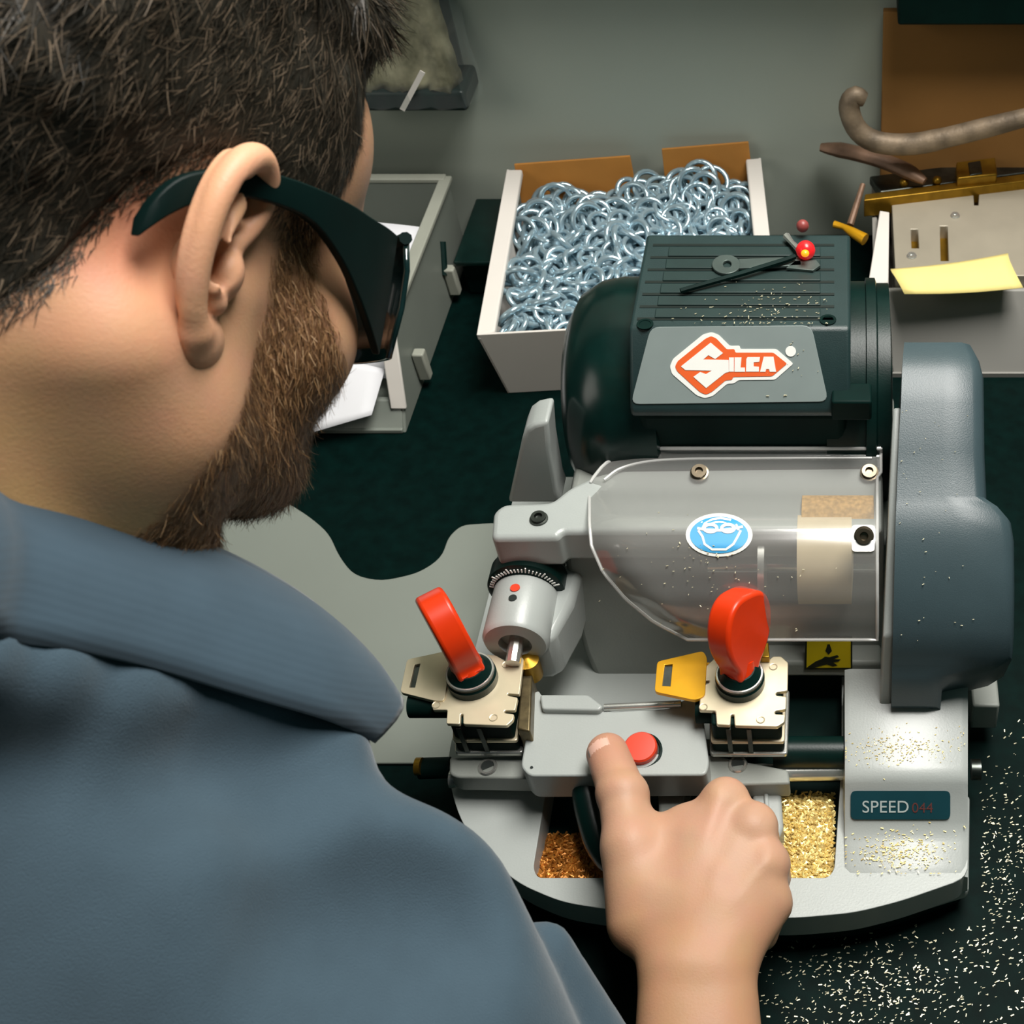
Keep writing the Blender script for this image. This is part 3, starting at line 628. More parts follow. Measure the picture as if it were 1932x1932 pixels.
for x, y in ((920, 1447), (1392, 1442)): MB().torus(Pz(x, y, zs+.3), (0, 0, 1), 4.2, 1.1, 20, 6).build('eyelet', M_steel, SL); MB().cyl(Pz(x, y, zs), Pz(x, y, zs+.4), 3.4).build('eyelet_hole', M_ink, SL)
MB().prism(zpoly([(1418, 1474), (1472, 1474), (1478, 1560), (1466, 1590), (1424, 1590)], 54), (0, 0, -24)).build('slide_bracket', M_grey, CA, bevel=2)
MB().prism(zpoly([(1440, 1474), (1448, 1474), (1456, 1585), (1446, 1588)], 56), (0, 0, -4)).build('bracket_rib', M_grey, CA, bevel=1)
MB().cyl(Pz(850, 1470, 50), Pz(1592, 1455, 50), 5).build('guide_shaft', M_steel, KM)
MB().cyl(Pz(1460, 1420, 58), Pz(1592, 1420, 58), 9).build('bellows', M_black, KM)
# lever under the hand
LV = MB().rings(spline([Pz(1105, 1478, 66), Pz(1118, 1540, 60), Pz(1140, 1600, 56), Pz(1180, 1625, 55), Pz(1300, 1618, 57), Pz(1440, 1610, 58)], 24), [7, 8, 8.5]+[8.5]*18+[8, 7, 5], 16).build('carriage_lever', M_black, CA)
MB().prism(zpoly([(1086, 1470), (1112, 1470), (1110, 1500), (1092, 1500)], 64), (0, 0, -14)).build('lever_boss', M_greyd, CA, bevel=1.5)
MB().prism(zpoly([(1240, 1470), (1300, 1470), (1270, 1580), (1244, 1580)], 52), (0, 0, -20)).build('lever_boss', M_greyd, CA, bevel=2)
# --- clamps
def clamp(plate, key, kc, base, knob_a, knob_n, zp=101, kl=46):
    CL = MB().prism(rounded(zpoly(plate, zp), .8, 2), (0, 0, -2.6)).build('clamp', M_nickel, CA, bevel=.5, smooth=30)
    b = zpoly(base, zp); cx = sum(b)/len(b)
    def lay(z0, z1, k, m, nm, bv=.8):
        MB().prism(rounded([V(cx[0]+(p[0]-cx[0])*k, cx[1]+(p[1]-cx[1])*k, z1) for p in b], 2), (0, 0, z0-z1)).build(nm, m, CL, bevel=bv)
    lay(84, zp-2.6, .93, M_blackm, 'jaw', 1)
    lay(81.5, 84, 1.0, M_nickel, 'jaw_plate', .6)
    lay(74, 81.5, .98, M_blackm, 'jaw_block', 1)
    lay(70.5, 74, 1.06, M_steel, 'clamp_base', .8)
    lay(zs, 70.5, .9, M_dsteel, 'clamp_foot', .8)
    for dx in (-.28, .08):     # ribs on the jaw front
        p = V(cx[0]+dx*30, min(q[1] for q in b)+1.5, 86); MB().box(p, (2.4, 5, 22)).build('jaw_rib', M_dsteel, CL)
    for px, py in ((kc[0]+62, kc[1]-30), (kc[0]+38, kc[1]+70), (kc[0]-70, kc[1]+46)):
        MB().torus(Pz(px, py, zp+.1), (0, 0, 1), 2.0, .35, 16, 5).build('rivet', M_nickel, CL)
    c = Pz(kc[0], kc[1], zp)
    MB().lathe(c, (0, 0, 1), [(13.2, -1), (13.2, 5), (12.4, 6), (12.4, 8), (11, 9.5), (8.5, 13)], 36).build('clamp_collar', M_black, CL)
    MB().torus(c+V(0, 0, 8.2), (0, 0, 1), 12.0, .8, 36, 6).build('spring_ring', M_steel, CL)
    a = unit(knob_a); n = unit(np.array(knob_n)-a*np.dot(knob_n, a)); w = np.cross(a, n)
    prof = [(8, -2), (9, 4), (12.5, 9), (16.5, 16), (18.6, 24), (18.2, kl-13), (15, kl-5.5), (9, kl-1), (0, kl)]
    prof = prof+[(-x, h) for x, h in prof[::-1][1:]]
    o = c+V(0, 0, 9)
    q = [o+w*x+a*h-n*7.5 for x, h in spline([(x, h) for x, h in prof], 46)]
    MB().prism(q, n*15).build('clamp_knob', M_red, CL, bevel=2.6, bseg=4)
    MB().rings([o-a*5, o+a*8], [9, 8], 20).build('knob_stem', M_red, CL)
    return CL
nt_ = lambda x0, x1, y: [(x1, y-4), (x0, y-3), (x0, y+3), (x1, y+4)]
plR = [(1352, 1367), (1350, 1341), (1319, 1340), (1322, 1295), (1338, 1288), (1338, 1284), (1323, 1286), (1326, 1262), (1350, 1240), (1420, 1236), (1440, 1236), (1448, 1248), (1458, 1238), (1474, 1238), (1487, 1250)] + \
      [(1486, 1303), (1464, 1306), (1464, 1312), (1484, 1314), (1483, 1338), (1462, 1341), (1462, 1347), (1482, 1348), (1480, 1362), (1466, 1371), (1386, 1369), (1385, 1348), (1379, 1348), (1378, 1368)]
clamp(plR, None, (1397, 1288), [(1334, 1250), (1482, 1250), (1478, 1366), (1336, 1366)], (.03, .5, .86), (.82, -.5, .2))
plL = [(842, 1365), (844, 1339), (816, 1339), (818, 1312), (828, 1306), (842, 1284), (838, 1279), (832, 1283), (838, 1236), (860, 1230), (935, 1236), (952, 1246), (958, 1250), (964, 1240), (980, 1236), (988, 1243)] + \
      [(980, 1310), (958, 1308), (957, 1312), (977, 1316), (972, 1340), (952, 1340), (951, 1345), (970, 1347), (968, 1358), (956, 1369), (874, 1366), (874, 1347), (869, 1347), (868, 1366)]
CLL = clamp(plL, None, (893, 1284), [(838, 1250), (982, 1250), (964, 1364), (840, 1364)], (-.36, .44, .82), (-.78, -.56, -.1), kl=47)
MB().cyl(Pz(775, 1330, 92), Pz(850, 1330, 92), 7).build('clamp_lever', M_blackm, CLL)
MB().cyl(Pz(1314, 1340, 90), Pz(1350, 1340, 90), 7).build('clamp_lever', M_blackm, CLL)
gb_ = MB().lathe(Pz(994, 1245, 98), (0, 0, 1), [(6.5, -14), (6.5, 0), (4, .8), (1.5, 2.5)], 20).build('gauge', M_brass, CA)
MB().prism(zpoly([(985, 1262), (1004, 1268), (1000, 1380), (975, 1375)], 92), (0, 0, -24)).build('gauge_bar', mat('bronze_dark', (.13, .10, .05, 1), .4, metal=.7, noise=.4, nscale=150), CA, bevel=1)
MB().prism(zpoly([(1436, 1212), (1450, 1212), (1452, 1240), (1434, 1240)], 106), (0, 0, -5)).build('key_stop', M_brass, CA, bevel=.6)
MB().cyl(Pz(792, 1450, 40), Pz(850, 1448, 40), 6).build('shaft_end', M_blackm, KM)
MB().cyl(Pz(785, 1446, 44), Pz(796, 1446, 44), 5).build('shaft_tip', M_brass, KM)
# small items at the right side of the machine
MB().box(Pz(1858, 1300, 40)+V(0, 0, -12), (16, 24, 24)).build('switch_box', M_greyd, KM, bevel=1.5)
MB().cyl(Pz(1832, 1452, 34), Pz(1850, 1452, 34), 6).build('side_knob', M_dsteel, KM)
# --- the two keys in the clamps
def key(name, label, pts, slot, m, z):
    k = thing(name, label, 'key', sum(zpoly(pts, z))/len(pts))
    holed(rounded(zpoly(pts, z), 2, 3), [zpoly(slot, z)], (0, 0, -2.4)).build('bow', m, k, bevel=.5)
    MB().prism(zpoly(slot, z-1.4), (0, 0, -.6)).build('slot_stamp', M_dsteel, k)
    return k
k1 = key('key', 'silvery key with slotted bow held in the left clamp', [(755, 1306), (768, 1244), (838, 1229), (852, 1240), (838, 1322), (820, 1322)], [(772, 1297), (782, 1254), (793, 1252), (783, 1297)], M_nickel, 102.2)
MB().prism(zpoly([(838, 1250), (985, 1250), (985, 1262), (838, 1262)], 97.5), (0, 0, -2)).build('blade', M_nickel, k1)
k2 = key('key', 'yellow brass key with slotted bow held in the right clamp', [(1235, 1305), (1240, 1248), (1326, 1228), (1334, 1240), (1330, 1312), (1312, 1321)], [(1249, 1294), (1254, 1254), (1269, 1253), (1265, 1295)], M_yelkey, 102.2)
MB().prism(zpoly([(1326, 1250), (1480, 1250), (1480, 1262), (1326, 1262)], 97.5), (0, 0, -2)).build('blade', M_yelkey, k2)
# --- things lying on the motor cover
T = lambda x, y, u: top(x, y, u)
fk = thing('flat_key', 'dull grey flat key lying on the black motor cover under the hex rod', 'key', T(1440, 497, 1.2))
mb = holed([T(1370+27*math.cos(a), 498+18*math.sin(a), 3.2) for a in np.linspace(0, 6.28, 24, endpoint=False)], [[T(1372+8*math.cos(a), 498+7*math.sin(a), 3.2) for a in np.linspace(0, 6.28, 14, endpoint=False)]], (0, 0, -1.8))
M_gk = mat('smoked_metal', srgb(84, 96, 92), .4, metal=.4, noise=.15)
mb.build('bow', M_gk, fk, bevel=.4)
MB().prism([T(1394, 488, 3), T(1510, 484, 3), T(1512, 500, 3), T(1394, 506, 3)], (0, 0, -1.6)).build('blade', M_gk, fk, bevel=.3)
MB().prism([T(1483, 505, 3), T(1500, 492, 3), T(1540, 490, 3), T(1548, 500, 3), T(1534, 510, 3)], (0, 0, -1.8)).build('tip', M_gk, fk, bevel=.3)
tag(MB().rings([T(1284, 549, 3.4), T(1400, 516, 4.6), T(1478, 492, 5.2), T(1500, 484, 5.4)], [1.6, 1.8, 1.8, 1.7], 6).build('hex_rod', M_blackm), 'thin dark steel rod lying slantwise across the black motor cover', 'rod')
rb = thing('indicator_lamp', 'glowing red bead lamp with bent metal leg on the motor cover', 'lamp', T(1520, 470, 1.2))
MB().sphere(T(1520, 472, 7), [5.6, 5.6, 5.6]).build('bead', mat('red_bead', srgb(232, 36, 40), .25, noise=.15, nscale=300, emit=.35), rb)
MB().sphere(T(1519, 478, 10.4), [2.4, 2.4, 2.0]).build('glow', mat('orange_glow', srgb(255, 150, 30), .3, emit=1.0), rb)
MB().rings([T(1506, 470, 5), T(1494, 458, 4), T(1484, 446, 3)], [2, 1.6, 2.4], 8).build('leg', M_steel, rb)
tag(MB().sphere(V(top(1515, 440)[0], yb-1, ct+6.5), 3.8).build('bead', mat('dull_red', srgb(150, 70, 66), .4, noise=.1)), 'small dull red bead at the far edge of the motor cover', 'bead')
# --- filings
def flakes(n, pt, lo, hi, wd=.5):
    mb = MB()
    for i in range(n):
        p = pt()
        if p is None: continue
        a = random.uniform(-.3, .9) if random.random() < .7 else random.uniform(0, 3.14); L_ = random.uniform(lo, hi); d = V(math.cos(a), math.sin(a), random.uniform(-.1, .25)); q = unit(np.cross(d, V(0, 0, 1)))*L_*random.uniform(.11, .2)
        d = d*L_/2; u = V(0, 0, .25); b = [p-d-q, p+d-q, p+d+q, p-d+q]
        mb.add([x for x in b]+[x+u for x in b], [(0, 3, 2, 1), (4, 5, 6, 7), (0, 1, 5, 4), (1, 2, 6, 5), (2, 3, 7, 6), (3, 0, 4, 7)])
    return mb
def stuff(name, mb, m, label, smooth=0): return tag(mb.build(name, m, fix=False, smooth=smooth), label, 'filings', None, 'stuff')
def heapfn(poly, z, amp):
    pts = zpoly(poly, z); return pts
def heap_stuff(name, x0, x1, r0, r1, zf, m, n, label, lo=2.2, hi=4.6):
    rows = []; 
    for i in range(22):
        row = r0+(r1-r0)*i/21
        rows.append([Pz(x0+(x1-x0)*j/16, row, zf(j/16, i/21)) for j in range(17)])
    mb = MB().grid(rows); rr = rows
    def pt():
        i, j = random.randrange(21), random.randrange(16); p = rr[i][j]; q = rr[i+1][j+1]; t = random.random(); s_ = random.random()
        return V(p[0]+(q[0]-p[0])*t, p[1]+(q[1]-p[1])*s_, (p[2]+q[2])/2+random.uniform(0, .8))
    k = MB()
    for i in range(n):
        p = pt(); d = unit((random.uniform(-1, 1), random.uniform(-1, 1), random.uniform(-.35, .5)))*random.uniform(lo, hi)/2; q = unit(np.cross(d, V(.3, .2, 1)))*random.uniform(.4, .8); u = unit(np.cross(q, d))*.3
        k.add([p-d-q, p+d-q, p+d+q, p-d+q, p-d-q+u, p+d-q+u*2, p+d+q+u, p-d+q+u*2], [(0, 3, 2, 1), (4, 5, 6, 7), (0, 1, 5, 4), (1, 2, 6, 5), (2, 3, 7, 6), (3, 0, 4, 7)])
    mb.add(k.v, k.f); return stuff(name, mb, m, label)
zf = lambda u, v: 40-2*abs(u-.45)*6-(14*max(0, .16-v)/.16)
heap_stuff('brass_shavings', 1464, 1572, 1500, 1668, zf, M_chip, 1500, 'heap of bright brass shavings in the chip opening right of the hand')
heap_stuff('brass_shavings', 1014, 1180, 1575, 1668, lambda u, v: 30+5*v-8*max(0, .3-u)-7*abs(math.sin((u-.42)*3))*(1-v), M_chipb, 800, 'brownish brass shavings in the chip opening left of the hand')
random.seed(11)
def pad_pt(cx, cy, sx, sy):
    x, y = random.gauss(cx, sx), random.gauss(cy, sy)
    return pad(min(max(x, 1596), 1820), min(max(y, 1350), 1648), .3)
k = flakes(300, lambda: pad_pt(1700, 1412, 52, 17), .35, 1.1); k2_ = flakes(380, lambda: pad_pt(1698, 1608, 48, 20), .4, 1.6); k.add(k2_.v, k2_.f)
stuff('brass_filings', k, M_chip, 'brass filings sprinkled on the grey pad around the name label')
def bench_pt():
    while True:
        x, y = random.uniform(1430, 1990), random.uniform(1350, 2000)
        if y < 1700 and x < 1850: continue
        w = math.exp(-((x-1880)/70)**2-((y-1640)/110)**2)*1.0+math.exp(-((y-1860)/75)**2-((x-1660)/160)**2)*.8+.16
        if y < 1745 and x < 1850: continue
        if random.random() < w: return Pz(x, y, .3)
k = flakes(1100, bench_pt, .5, 2.0); stuff('brass_filings', k, M_chipw, 'pale brass filings scattered over the black bench at lower right')
def cov_pt():
    x, y = random.gauss(1440, 70), random.gauss(585, 24)
    return top(min(max(x, 1240), 1560), min(max(y, 530), 610), 1.5)
k = flakes(130, cov_pt, .4, 1.7)
for _ in range(1): 
    q_ = flakes(14, lambda: lp_(random.uniform(1440, 1555), random.uniform(640, 750), 1.2), .5, 1.8); k.add(q_.v, q_.f)
stuff('metal_filings', k, M_chipw, 'pale metal filings sprinkled over the black motor cover')
def belt_z(r): return float(np.interp(r, [646, 700, 850, 952, 1010, 1100, 1190, 1235], [212, 211, 189, 174, 166, 150, 130, 116]))
k = flakes(34, lambda: (lambda y: Pz(random.uniform(1695, 1840), y, belt_z(y)+.6))(random.uniform(760, 1220)), .4, 1.2)
stuff('metal_filings', k, M_chipw, 'few pale filings stuck to the slate belt cover')
k = flakes(90, lambda: gpt(random.gauss(1330, 90), random.gauss(1095, 55), .9), .4, 1.3)
stuff('metal_filings', k, M_chipw, 'fine pale filings clinging to the clear guard')
# ================================================================== the man
HR = np.array([[0.9322238766682751, 0.3276033640440967, 0.1537357461248477], [-0.3319803981059286, 0.6050958852102603, 0.7236352568629035], [0.14404047709932669, -0.7256273186482178, 0.6728427270829311]])
HO = V(-255.5, 334.7, 416.3)
def h2w(p): return np.asarray(p, float) @ HR.T+HO
def w2h(p): return (np.asarray(p, float)-HO) @ HR
N_BASE = V(-288, 244, 312)
nb = w2h(N_BASE)
hstep = 1.7
G = grid_pts((-100, -130, -165), (100, 132, 142), hstep); X_, Y_, Z_ = G; GX = [np.abs(X_), Y_, Z_]
D = s_ell(G, (0, -10, 48), (75, 96, 84))
D = smin(D, s_ell(G, (0, 22, 22), (66, 68, 78)), 18)
D = smin(D, s_ell(G, (0, 42, -26), (59, 55, 52)), 22)
D = smin(D, s_ell(G, (0, 38, 54), (67, 59, 52)), 16)
D = smin(D, s_caps(GX, (54, 8, -45), (25, 73, -64), 15, 15), 20)           # jaw
D = smin(D, s_caps(GX, (57, 8, -10), (54, 8, -52), 13, 14), 16)
D = smin(D, s_ell(G, (0, 83, -67), (24, 17, 16)), 14)                       # chin
D = smin(D, s_ell(GX, (41, 55, -14), (26, 27, 26)), 16)                      # cheekbones
D = smin(D, s_caps(GX, (40, 74, 30), (8, 90, 29), 8, 9), 10)                # brow
D = smax(D, -s_ell(GX, (32, 92, 13), (15, 14, 11)), 8)                      # eye sockets
D = smin(D, s_ell(GX, (32, 76, 13), (13, 12, 11)), 3)                       # eyes
D = smin(D, s_caps(G, (0, 90, 22), (0, 111, -14), 6, 9), 8)                 # nose
D = smin(D, s_ell(GX, (10, 103, -17), (8, 9, 7)), 5)
D = smin(D, s_ell(G, (0, 92, -46), (22, 9, 5)), 4); D = smin(D, s_ell(G, (0, 90, -56), (19, 9, 6)), 4)   # lips
D = smin(D, s_caps(G, (0, -28, -25), w2h(N_BASE+V(2, 8, -6)), 57, 53), 26)                       # neck
D = smin(D, s_caps(GX, (56, -20, -30), (28, nb[1]+34, nb[2]+26), 18, 14), 20)
Z0h = np.interp(np.linspace(-130, 132, 132), [-130, -100, -78, -58, -42, -30, -16, 0, 12, 20, 30, 42, 48, 56, 70, 92, 132], [-60, -58, -50, -36, -14, 12, 25, 30, 29, 22, 18, 22, 38, 72, 90, 95, 97])
def hairline(y): return np.interp(y, np.linspace(-130, 132, 132), Z0h)
def sstep(a, b, x): t = np.clip((x-a)/(b-a), 0, 1); return t*t*(3-2*t)
def hair_mask(x, y, z): return sstep(-4, 9, z-hairline(y))
def beard_mask(x, y, z):
    yb = np.interp(z, [-125, -100, -85, -70, -58, -45, -30, -15, 5, 25, 40], [22, 10, 3, 5, 8, 14, 21, 25, 23, 22, 20])
    yc = np.interp(z, [-60, -42, -30, -15, 0, 20, 40], [140, 130, 74, 56, 46, 42, 40])
    m = sstep(-3, 5, y-yb)*sstep(-4, 4, yc-y)*sstep(-128, -112, z)*sstep(40, 30, z)
    lips = np.exp(-((x/18)**2+((z+51)/7)**2)); return m*np.clip(1-lips, 0, 1)*(1-np.exp(-((x/13)**2+((z+14)/12)**2))*(y > 90))
hv, hf = surface_nets(D, (-100, -130, -165), hstep)
# ears in their own finer grid
def ear_mesh():
    st = .85; o = V(69.5, 10, 0); flare = math.radians(24)
    eb = unit(V(math.sin(flare), -math.cos(flare), 0)); ev = unit(V(.05, .12, 1)); ew = unit(np.cross(ev, -eb)); eb = np.cross(ev, ew)*1.0
    if np.dot(eb, V(0, -1, 0)) < 0: eb = -eb
    if ew[0] < 0: ew = -ew
    g = grid_pts((-14, -46, -16), (46, 46, 16), st)       # u (back), v (up), w (out)
    hel = spline([(14, 1, -1.5), (8, 9, 0), (4.5, 20, 1.5), (9, 30, 2.5), (18, 34.5, 2.5), (27, 30, 2), (33, 19, 1), (34, 6, .5), (31.5, -8, 0), (27, -19, 0), (21, -27, 0)], 90)
    d = np.full(g[0].shape, 99, np.float32)
    rr = np.interp(np.linspace(0, 1, 89), [0, .12, .3, .5, .7, .9, 1], [2.6, 3.4, 4.8, 5.0, 4.3, 4.0, 4.4])
    for i in range(89): d = np.minimum(d, s_caps(g, hel[i], hel[i+1], rr[i], rr[min(88, i+1)]))
    plate = s_ell(g, (20, 6, -4.5), (17, 29, 3.6)); d = smin(d, plate, 2.5)
    plate2 = s_caps(g, (8, 4, -12), (12, -6, -7), 12, 12); d = smin(d, plate2, 3)
    anti = spline([(16.5, -15, .5), (23.5, -8, 2.0), (26, 3, 2.3), (22.5, 14, 1.4), (16, 22, 0)], 40)
    da = np.full(d.shape, 99, np.float32)
    for i in range(39): da = np.minimum(da, s_caps(g, anti[i], anti[i+1], 3.2))
    d = smin(d, da, 2.5)
    d = smin(d, s_caps(g, (21, 12, .5), (12, 13, -1.5), 2.4), 2)
    lobe = s_ell(g, (13, -29, -.5), (10, 9.5, 5)); d = smin(d, lobe, 5); d = smin(d, s_ell(g, (6, -29, -3), (9, 8, 5)), 5)
    d = smax(d, -s_ell(g, (19.5, 0, 1.5), (6.8, 11.5, 8.5)), 2.2)          # concha
    d = smax(d, -s_ell(g, (18, -2.5, -5), (3.8, 6.2, 9)), 1.5)            # canal
    d = smax(d, -s_ell(g, (13.5, 21, 2.6), (6, 7, 4.8)), 1.5)          # upper hollow
    sc = spline([(28.5, 24, 3.5), (29.5, 12, 3.5), (29, 0, 3), (25.5, -12, 3)], 30)
    for i in range(29): d = smax(d, -s_caps(g, sc[i], sc[i+1], 2.0), 1.6)
    d = smin(d, s_ell(g, (12.0, -4, .8), (5, 7, 4.6)), 2.5)        # tragus
    d = smin(d, s_ell(g, (15, -15.5, 1.2), (4.5, 3.6, 3.4)), 2)      # antitragus
    v, f = surface_nets(d, (-14, -46, -16), st); v = relax(v, f, 3)
    v = v*.9; return o+v[:, :1]*eb+v[:, 1:2]*ev+v[:, 2:3]*ew, f
ev_, ef_ = ear_mesh(); evl = ev_*np.array([-1, 1, 1]); efl = ef_[:, ::-1]
hv = relax(hv, hf, 4)
# --- right arm and hand (world mm)
def arm_mesh():
    st = 1.25; lo, hi = (-200, -60, -30), (20, 372, 132); g = grid_pts(lo, hi, st)
    W = Pz(1316, 1838, 84); EL = V(-50, -8, 16); SH = V(-163, 172, 226)
    d = s_caps(g, W+V(-9, 0, 0), EL+V(-6, 0, 4), 18, 36); d = smin(d, s_caps(g, W+V(10, 0, -1), EL+V(8, 0, 0), 17, 34), 14)
    I, M, R_, L = Pz(1368, 1515, 99), Pz(1420, 1562, 99), Pz(1446, 1632, 93), Pz(1452, 1705, 85)
    Wi, Wu = W+V(-10, 4, 2), W+V(9, 4, -1)
    for a, b, r0, r1 in ((Wi, I, 15, 12.5), (W+V(-2, 2, 2), M, 15, 12.5), (W+V(6, 2, 0), R_, 15, 11.5), (Wu, L, 15, 11)): d = smin(d, s_caps(g, a, b, r0, r1), 7)
    d = smin(d, s_caps(g, Pz(1262, 1690, 88), Pz(1300, 1600, 92), 15, 13), 12)
    for k in (I, M, R_, L): d = smin(d, s_ell(g, k+V(0, 1, 3.5), (7, 7, 6)), 6)          # knuckles
    for k, q in ((I, Wi), (M, W), (R_, W+V(4, 0, 0))): d = smin(d, s_caps(g, k+V(0, -4, 8.5), q+V(0, 22, 11), 2.4, 1.6), 5)   # tendons
    for a, b in ((I, M), (M, R_)):
        m_ = (a+b)/2; d = smax(d, -s_caps(g, m_+V(0, 7, 17.5), m_+unit(W-m_)*26+V(0, 0, 21), 6, 3.5), 9)
    # curled fingers around the lever
    for k, dx, l1, l2, l3, r in ((I, 0, 38, 22, 18, 9.6), (M, 1, 40, 25, 18, 9.8), (R_, 3, 36, 22, 17, 9.2), (L, 0, 27, 15, 12, 8.2)):
        p1 = k+unit(V(.02, .36-dx*.03, -.85))*l1; p2 = p1+unit(V(-.35, -.65, -.5))*l2; p3 = p2+unit(V(-.4, -.5, .7))*l3
        f_ = s_caps(g, k, p1, r+1.2, r); f_ = smin(f_, s_caps(g, p1, p2, r, r*.92), 2); f_ = smin(f_, s_caps(g, p2, p3, r*.92, r*.8), 2)
        d = smin(d, f_, 3)
    # thumb
    c0, c1, c2, c3 = Pz(1212, 1735, 84), Pz(1190, 1598, 96), Pz(1175, 1500, 98), Pz(1146, 1422, 93.5)
    d = smin(d, s_caps(g, c0, c1, 17, 14), 12)
    t_ = s_caps(g, c1, c2, 13.0, 12.0); t_ = smin(t_, s_caps(g, c2, c3, 11.9, 10.8), 2.5)
    d = smin(d, t_, 5)
    d = smin(d, s_caps(g, Pz(1225, 1610, 88), Pz(1290, 1560, 90), 9, 10), 14)   # web
    d = smin(d, s_ell(g, c2+V(0, 0, 1.5), (12.4, 9, 11.5)), 4)
    v, f = surface_nets(d, lo, st); v = relax(v, f, 4)
    # upper arm, coarser
    st2 = 4; lo2 = (-230, -80, -40); g2 = grid_pts(lo2, (30, 250, 310), st2)
    d2 = smin(s_caps(g2, SH, EL, 16, 36), s_caps(g2, EL, EL+V(0, 60, 16), 37, 33), 8)
    v2, f2 = surface_nets(d2, lo2, st2)
    # left arm, its hand lying flat on the bench behind the chest
    st3 = 2.2; lo3 = (-585, 120, -12); g3 = grid_pts(lo3, (-370, 500, 262), st3); SL, EL3, WL = V(-411, 312, 222), V(-520, 192, 44), V(-428, 392, 21)
    d3 = smin(s_caps(g3, SL, EL3, 30, 37), s_caps(g3, EL3, WL, 36, 20), 10)
    fw = unit(V(.35, .94, 0)); rt = V(fw[1], -fw[0], 0); pc = WL+fw*48+V(0, 0, -6)
    d3 = smin(d3, s_ell(g3, pc, (42, 50, 13), np.stack([rt, fw, V(0, 0, 1)], 1)), 12)
    for k, l in ((-28, 62), (-10, 74), (9, 78), (27, 68)):
        b = pc+rt*k+fw*36; m = b+fw*l*.55+rt*k*.06+V(0, 0, 3); e = b+fw*l+rt*k*.12+V(0, 0, -5)
        d3 = smin(d3, np.minimum(s_caps(g3, b, m, 9.5, 8.5), s_caps(g3, m, e, 8.5, 7.5)), 3)
    d3 = smin(d3, np.minimum(s_caps(g3, pc-fw*26+rt*30, pc+rt*56+fw*14, 13, 10.5), s_caps(g3, pc+rt*56+fw*14, pc+rt*62+fw*44, 10.5, 9)), 5)
    v3, f3 = surface_nets(d3, lo3, st3); v3 = relax(v3, f3, 3); f2 = np.concatenate([f2, f3+len(v2)]); v2 = np.concatenate([v2, v3])
    return v, f, v2, f2, c1, c2, c3
av, af, av2, af2, TC1, TC2, TC3 = arm_mesh()
# --- torso and legs under the clothes (coarse)
RT, FT = unit((.87, -.48, 0)), unit((.48, .87, 0))
HIP = V(-395, 62, -60)
def torso_sdf(g, grow=0):
    T = np.stack([RT, unit(np.cross(unit(N_BASE-HIP), RT)), unit(N_BASE-HIP)], 1)
    c = HIP+(N_BASE-HIP)*.56
    d = s_ell(g, c, (168+grow, 112+grow, 235+grow), T)
    for s in (1, -1):
        sh = N_BASE+V(0, 0, -74)+RT*s*138+FT*(-10)
        d = smin(d, s_caps(g, N_BASE+V(0, -6, -14)+RT*s*24, sh, 53+grow, 35+grow), 30)
    return d
bst = 8; blo = (-640, -120, -130); gB = grid_pts(blo, (0, 400, 440), bst)
bv, bf = surface_nets(torso_sdf(gB, -24), blo, bst)
parts = [(h2w(hv), hf), (h2w(ev_), ef_), (h2w(evl), efl), (av, af), (av2, af2), (bv, bf)]
Vs, Fs, n = [], [], 0
for v, f in parts: Vs.append(v); Fs.append(f+n); n += len(v)
PV, PF = np.concatenate(Vs), np.concatenate(Fs)
PROOT = V(HIP[0], HIP[1], -900)
pme = np_mesh('person', PV, PF, PROOT)
person = bpy.data.objects.new('person', pme); C.objects.link(person); person.location = Vector(PROOT*.001)
tag(person, 'bearded man in blue polo shirt bent over the key machine, fist on its lever', 'person')
pme.polygons.foreach_set('use_smooth', [True]*len(pme.polygons))
nh = len(hv); ne = len(ev_)
col = np.ones((len(PV), 4), np.float32); skin = np.array([.66, .355, .205]); hand_c = np.array([.58, .33, .215])
col[:, :3] = skin
hm = hair_mask(*hv.T); bm_ = beard_mask(*hv.T)
c = np.tile(skin, (nh, 1)); warm = sstep(-45, -110, hv[:, 2]+hv[:, 1]*.5)[:, None]*sstep(30, -10, hv[:, 1])[:, None]
c = c*(1-warm)+np.array([.72, .43, .19])*warm
c = c*(1-.85*bm_[:, None])+np.array([.21, .105, .05])*.85*bm_[:, None]
c = c*(1-.9*hm[:, None])+np.array([.055, .042, .028])*.9*hm[:, None]
red = np.exp(-(((hv[:, 1]+30)/16)**2+((hv[:, 2]-2)/22)**2))[:, None]; c = c*(1-red*np.array([.02, .22, .22]))
lipm = np.exp(-((hv[:, 0]/20)**2+((hv[:, 2]+51)/7)**2))*(hv[:, 1] > 80); c = c*(1-.5*lipm[:, None])+np.array([.5, .18, .14])*.5*lipm[:, None]
col[:nh, :3] = c; col[nh:nh+2*ne, :3] = np.array([.76, .40, .24])
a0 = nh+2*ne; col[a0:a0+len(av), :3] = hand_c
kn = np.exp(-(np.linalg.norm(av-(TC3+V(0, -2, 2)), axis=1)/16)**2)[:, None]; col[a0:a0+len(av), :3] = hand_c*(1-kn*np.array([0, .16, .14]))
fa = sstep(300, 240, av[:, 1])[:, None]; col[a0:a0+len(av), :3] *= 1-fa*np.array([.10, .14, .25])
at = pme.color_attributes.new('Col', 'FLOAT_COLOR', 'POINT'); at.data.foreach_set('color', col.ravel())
M_skin = mat('skin', (.66, .38, .25, 1), .5, spec=.35, sss=.12, bump=.12, bscale=900)
nt = M_skin.node_tree; an = nt.nodes.new('ShaderNodeAttribute'); an.attribute_name = 'Col'
nz = nt.nodes.new('ShaderNodeTexNoise'); nz.inputs['Scale'].default_value = 70; nz.inputs['Detail'].default_value = 4
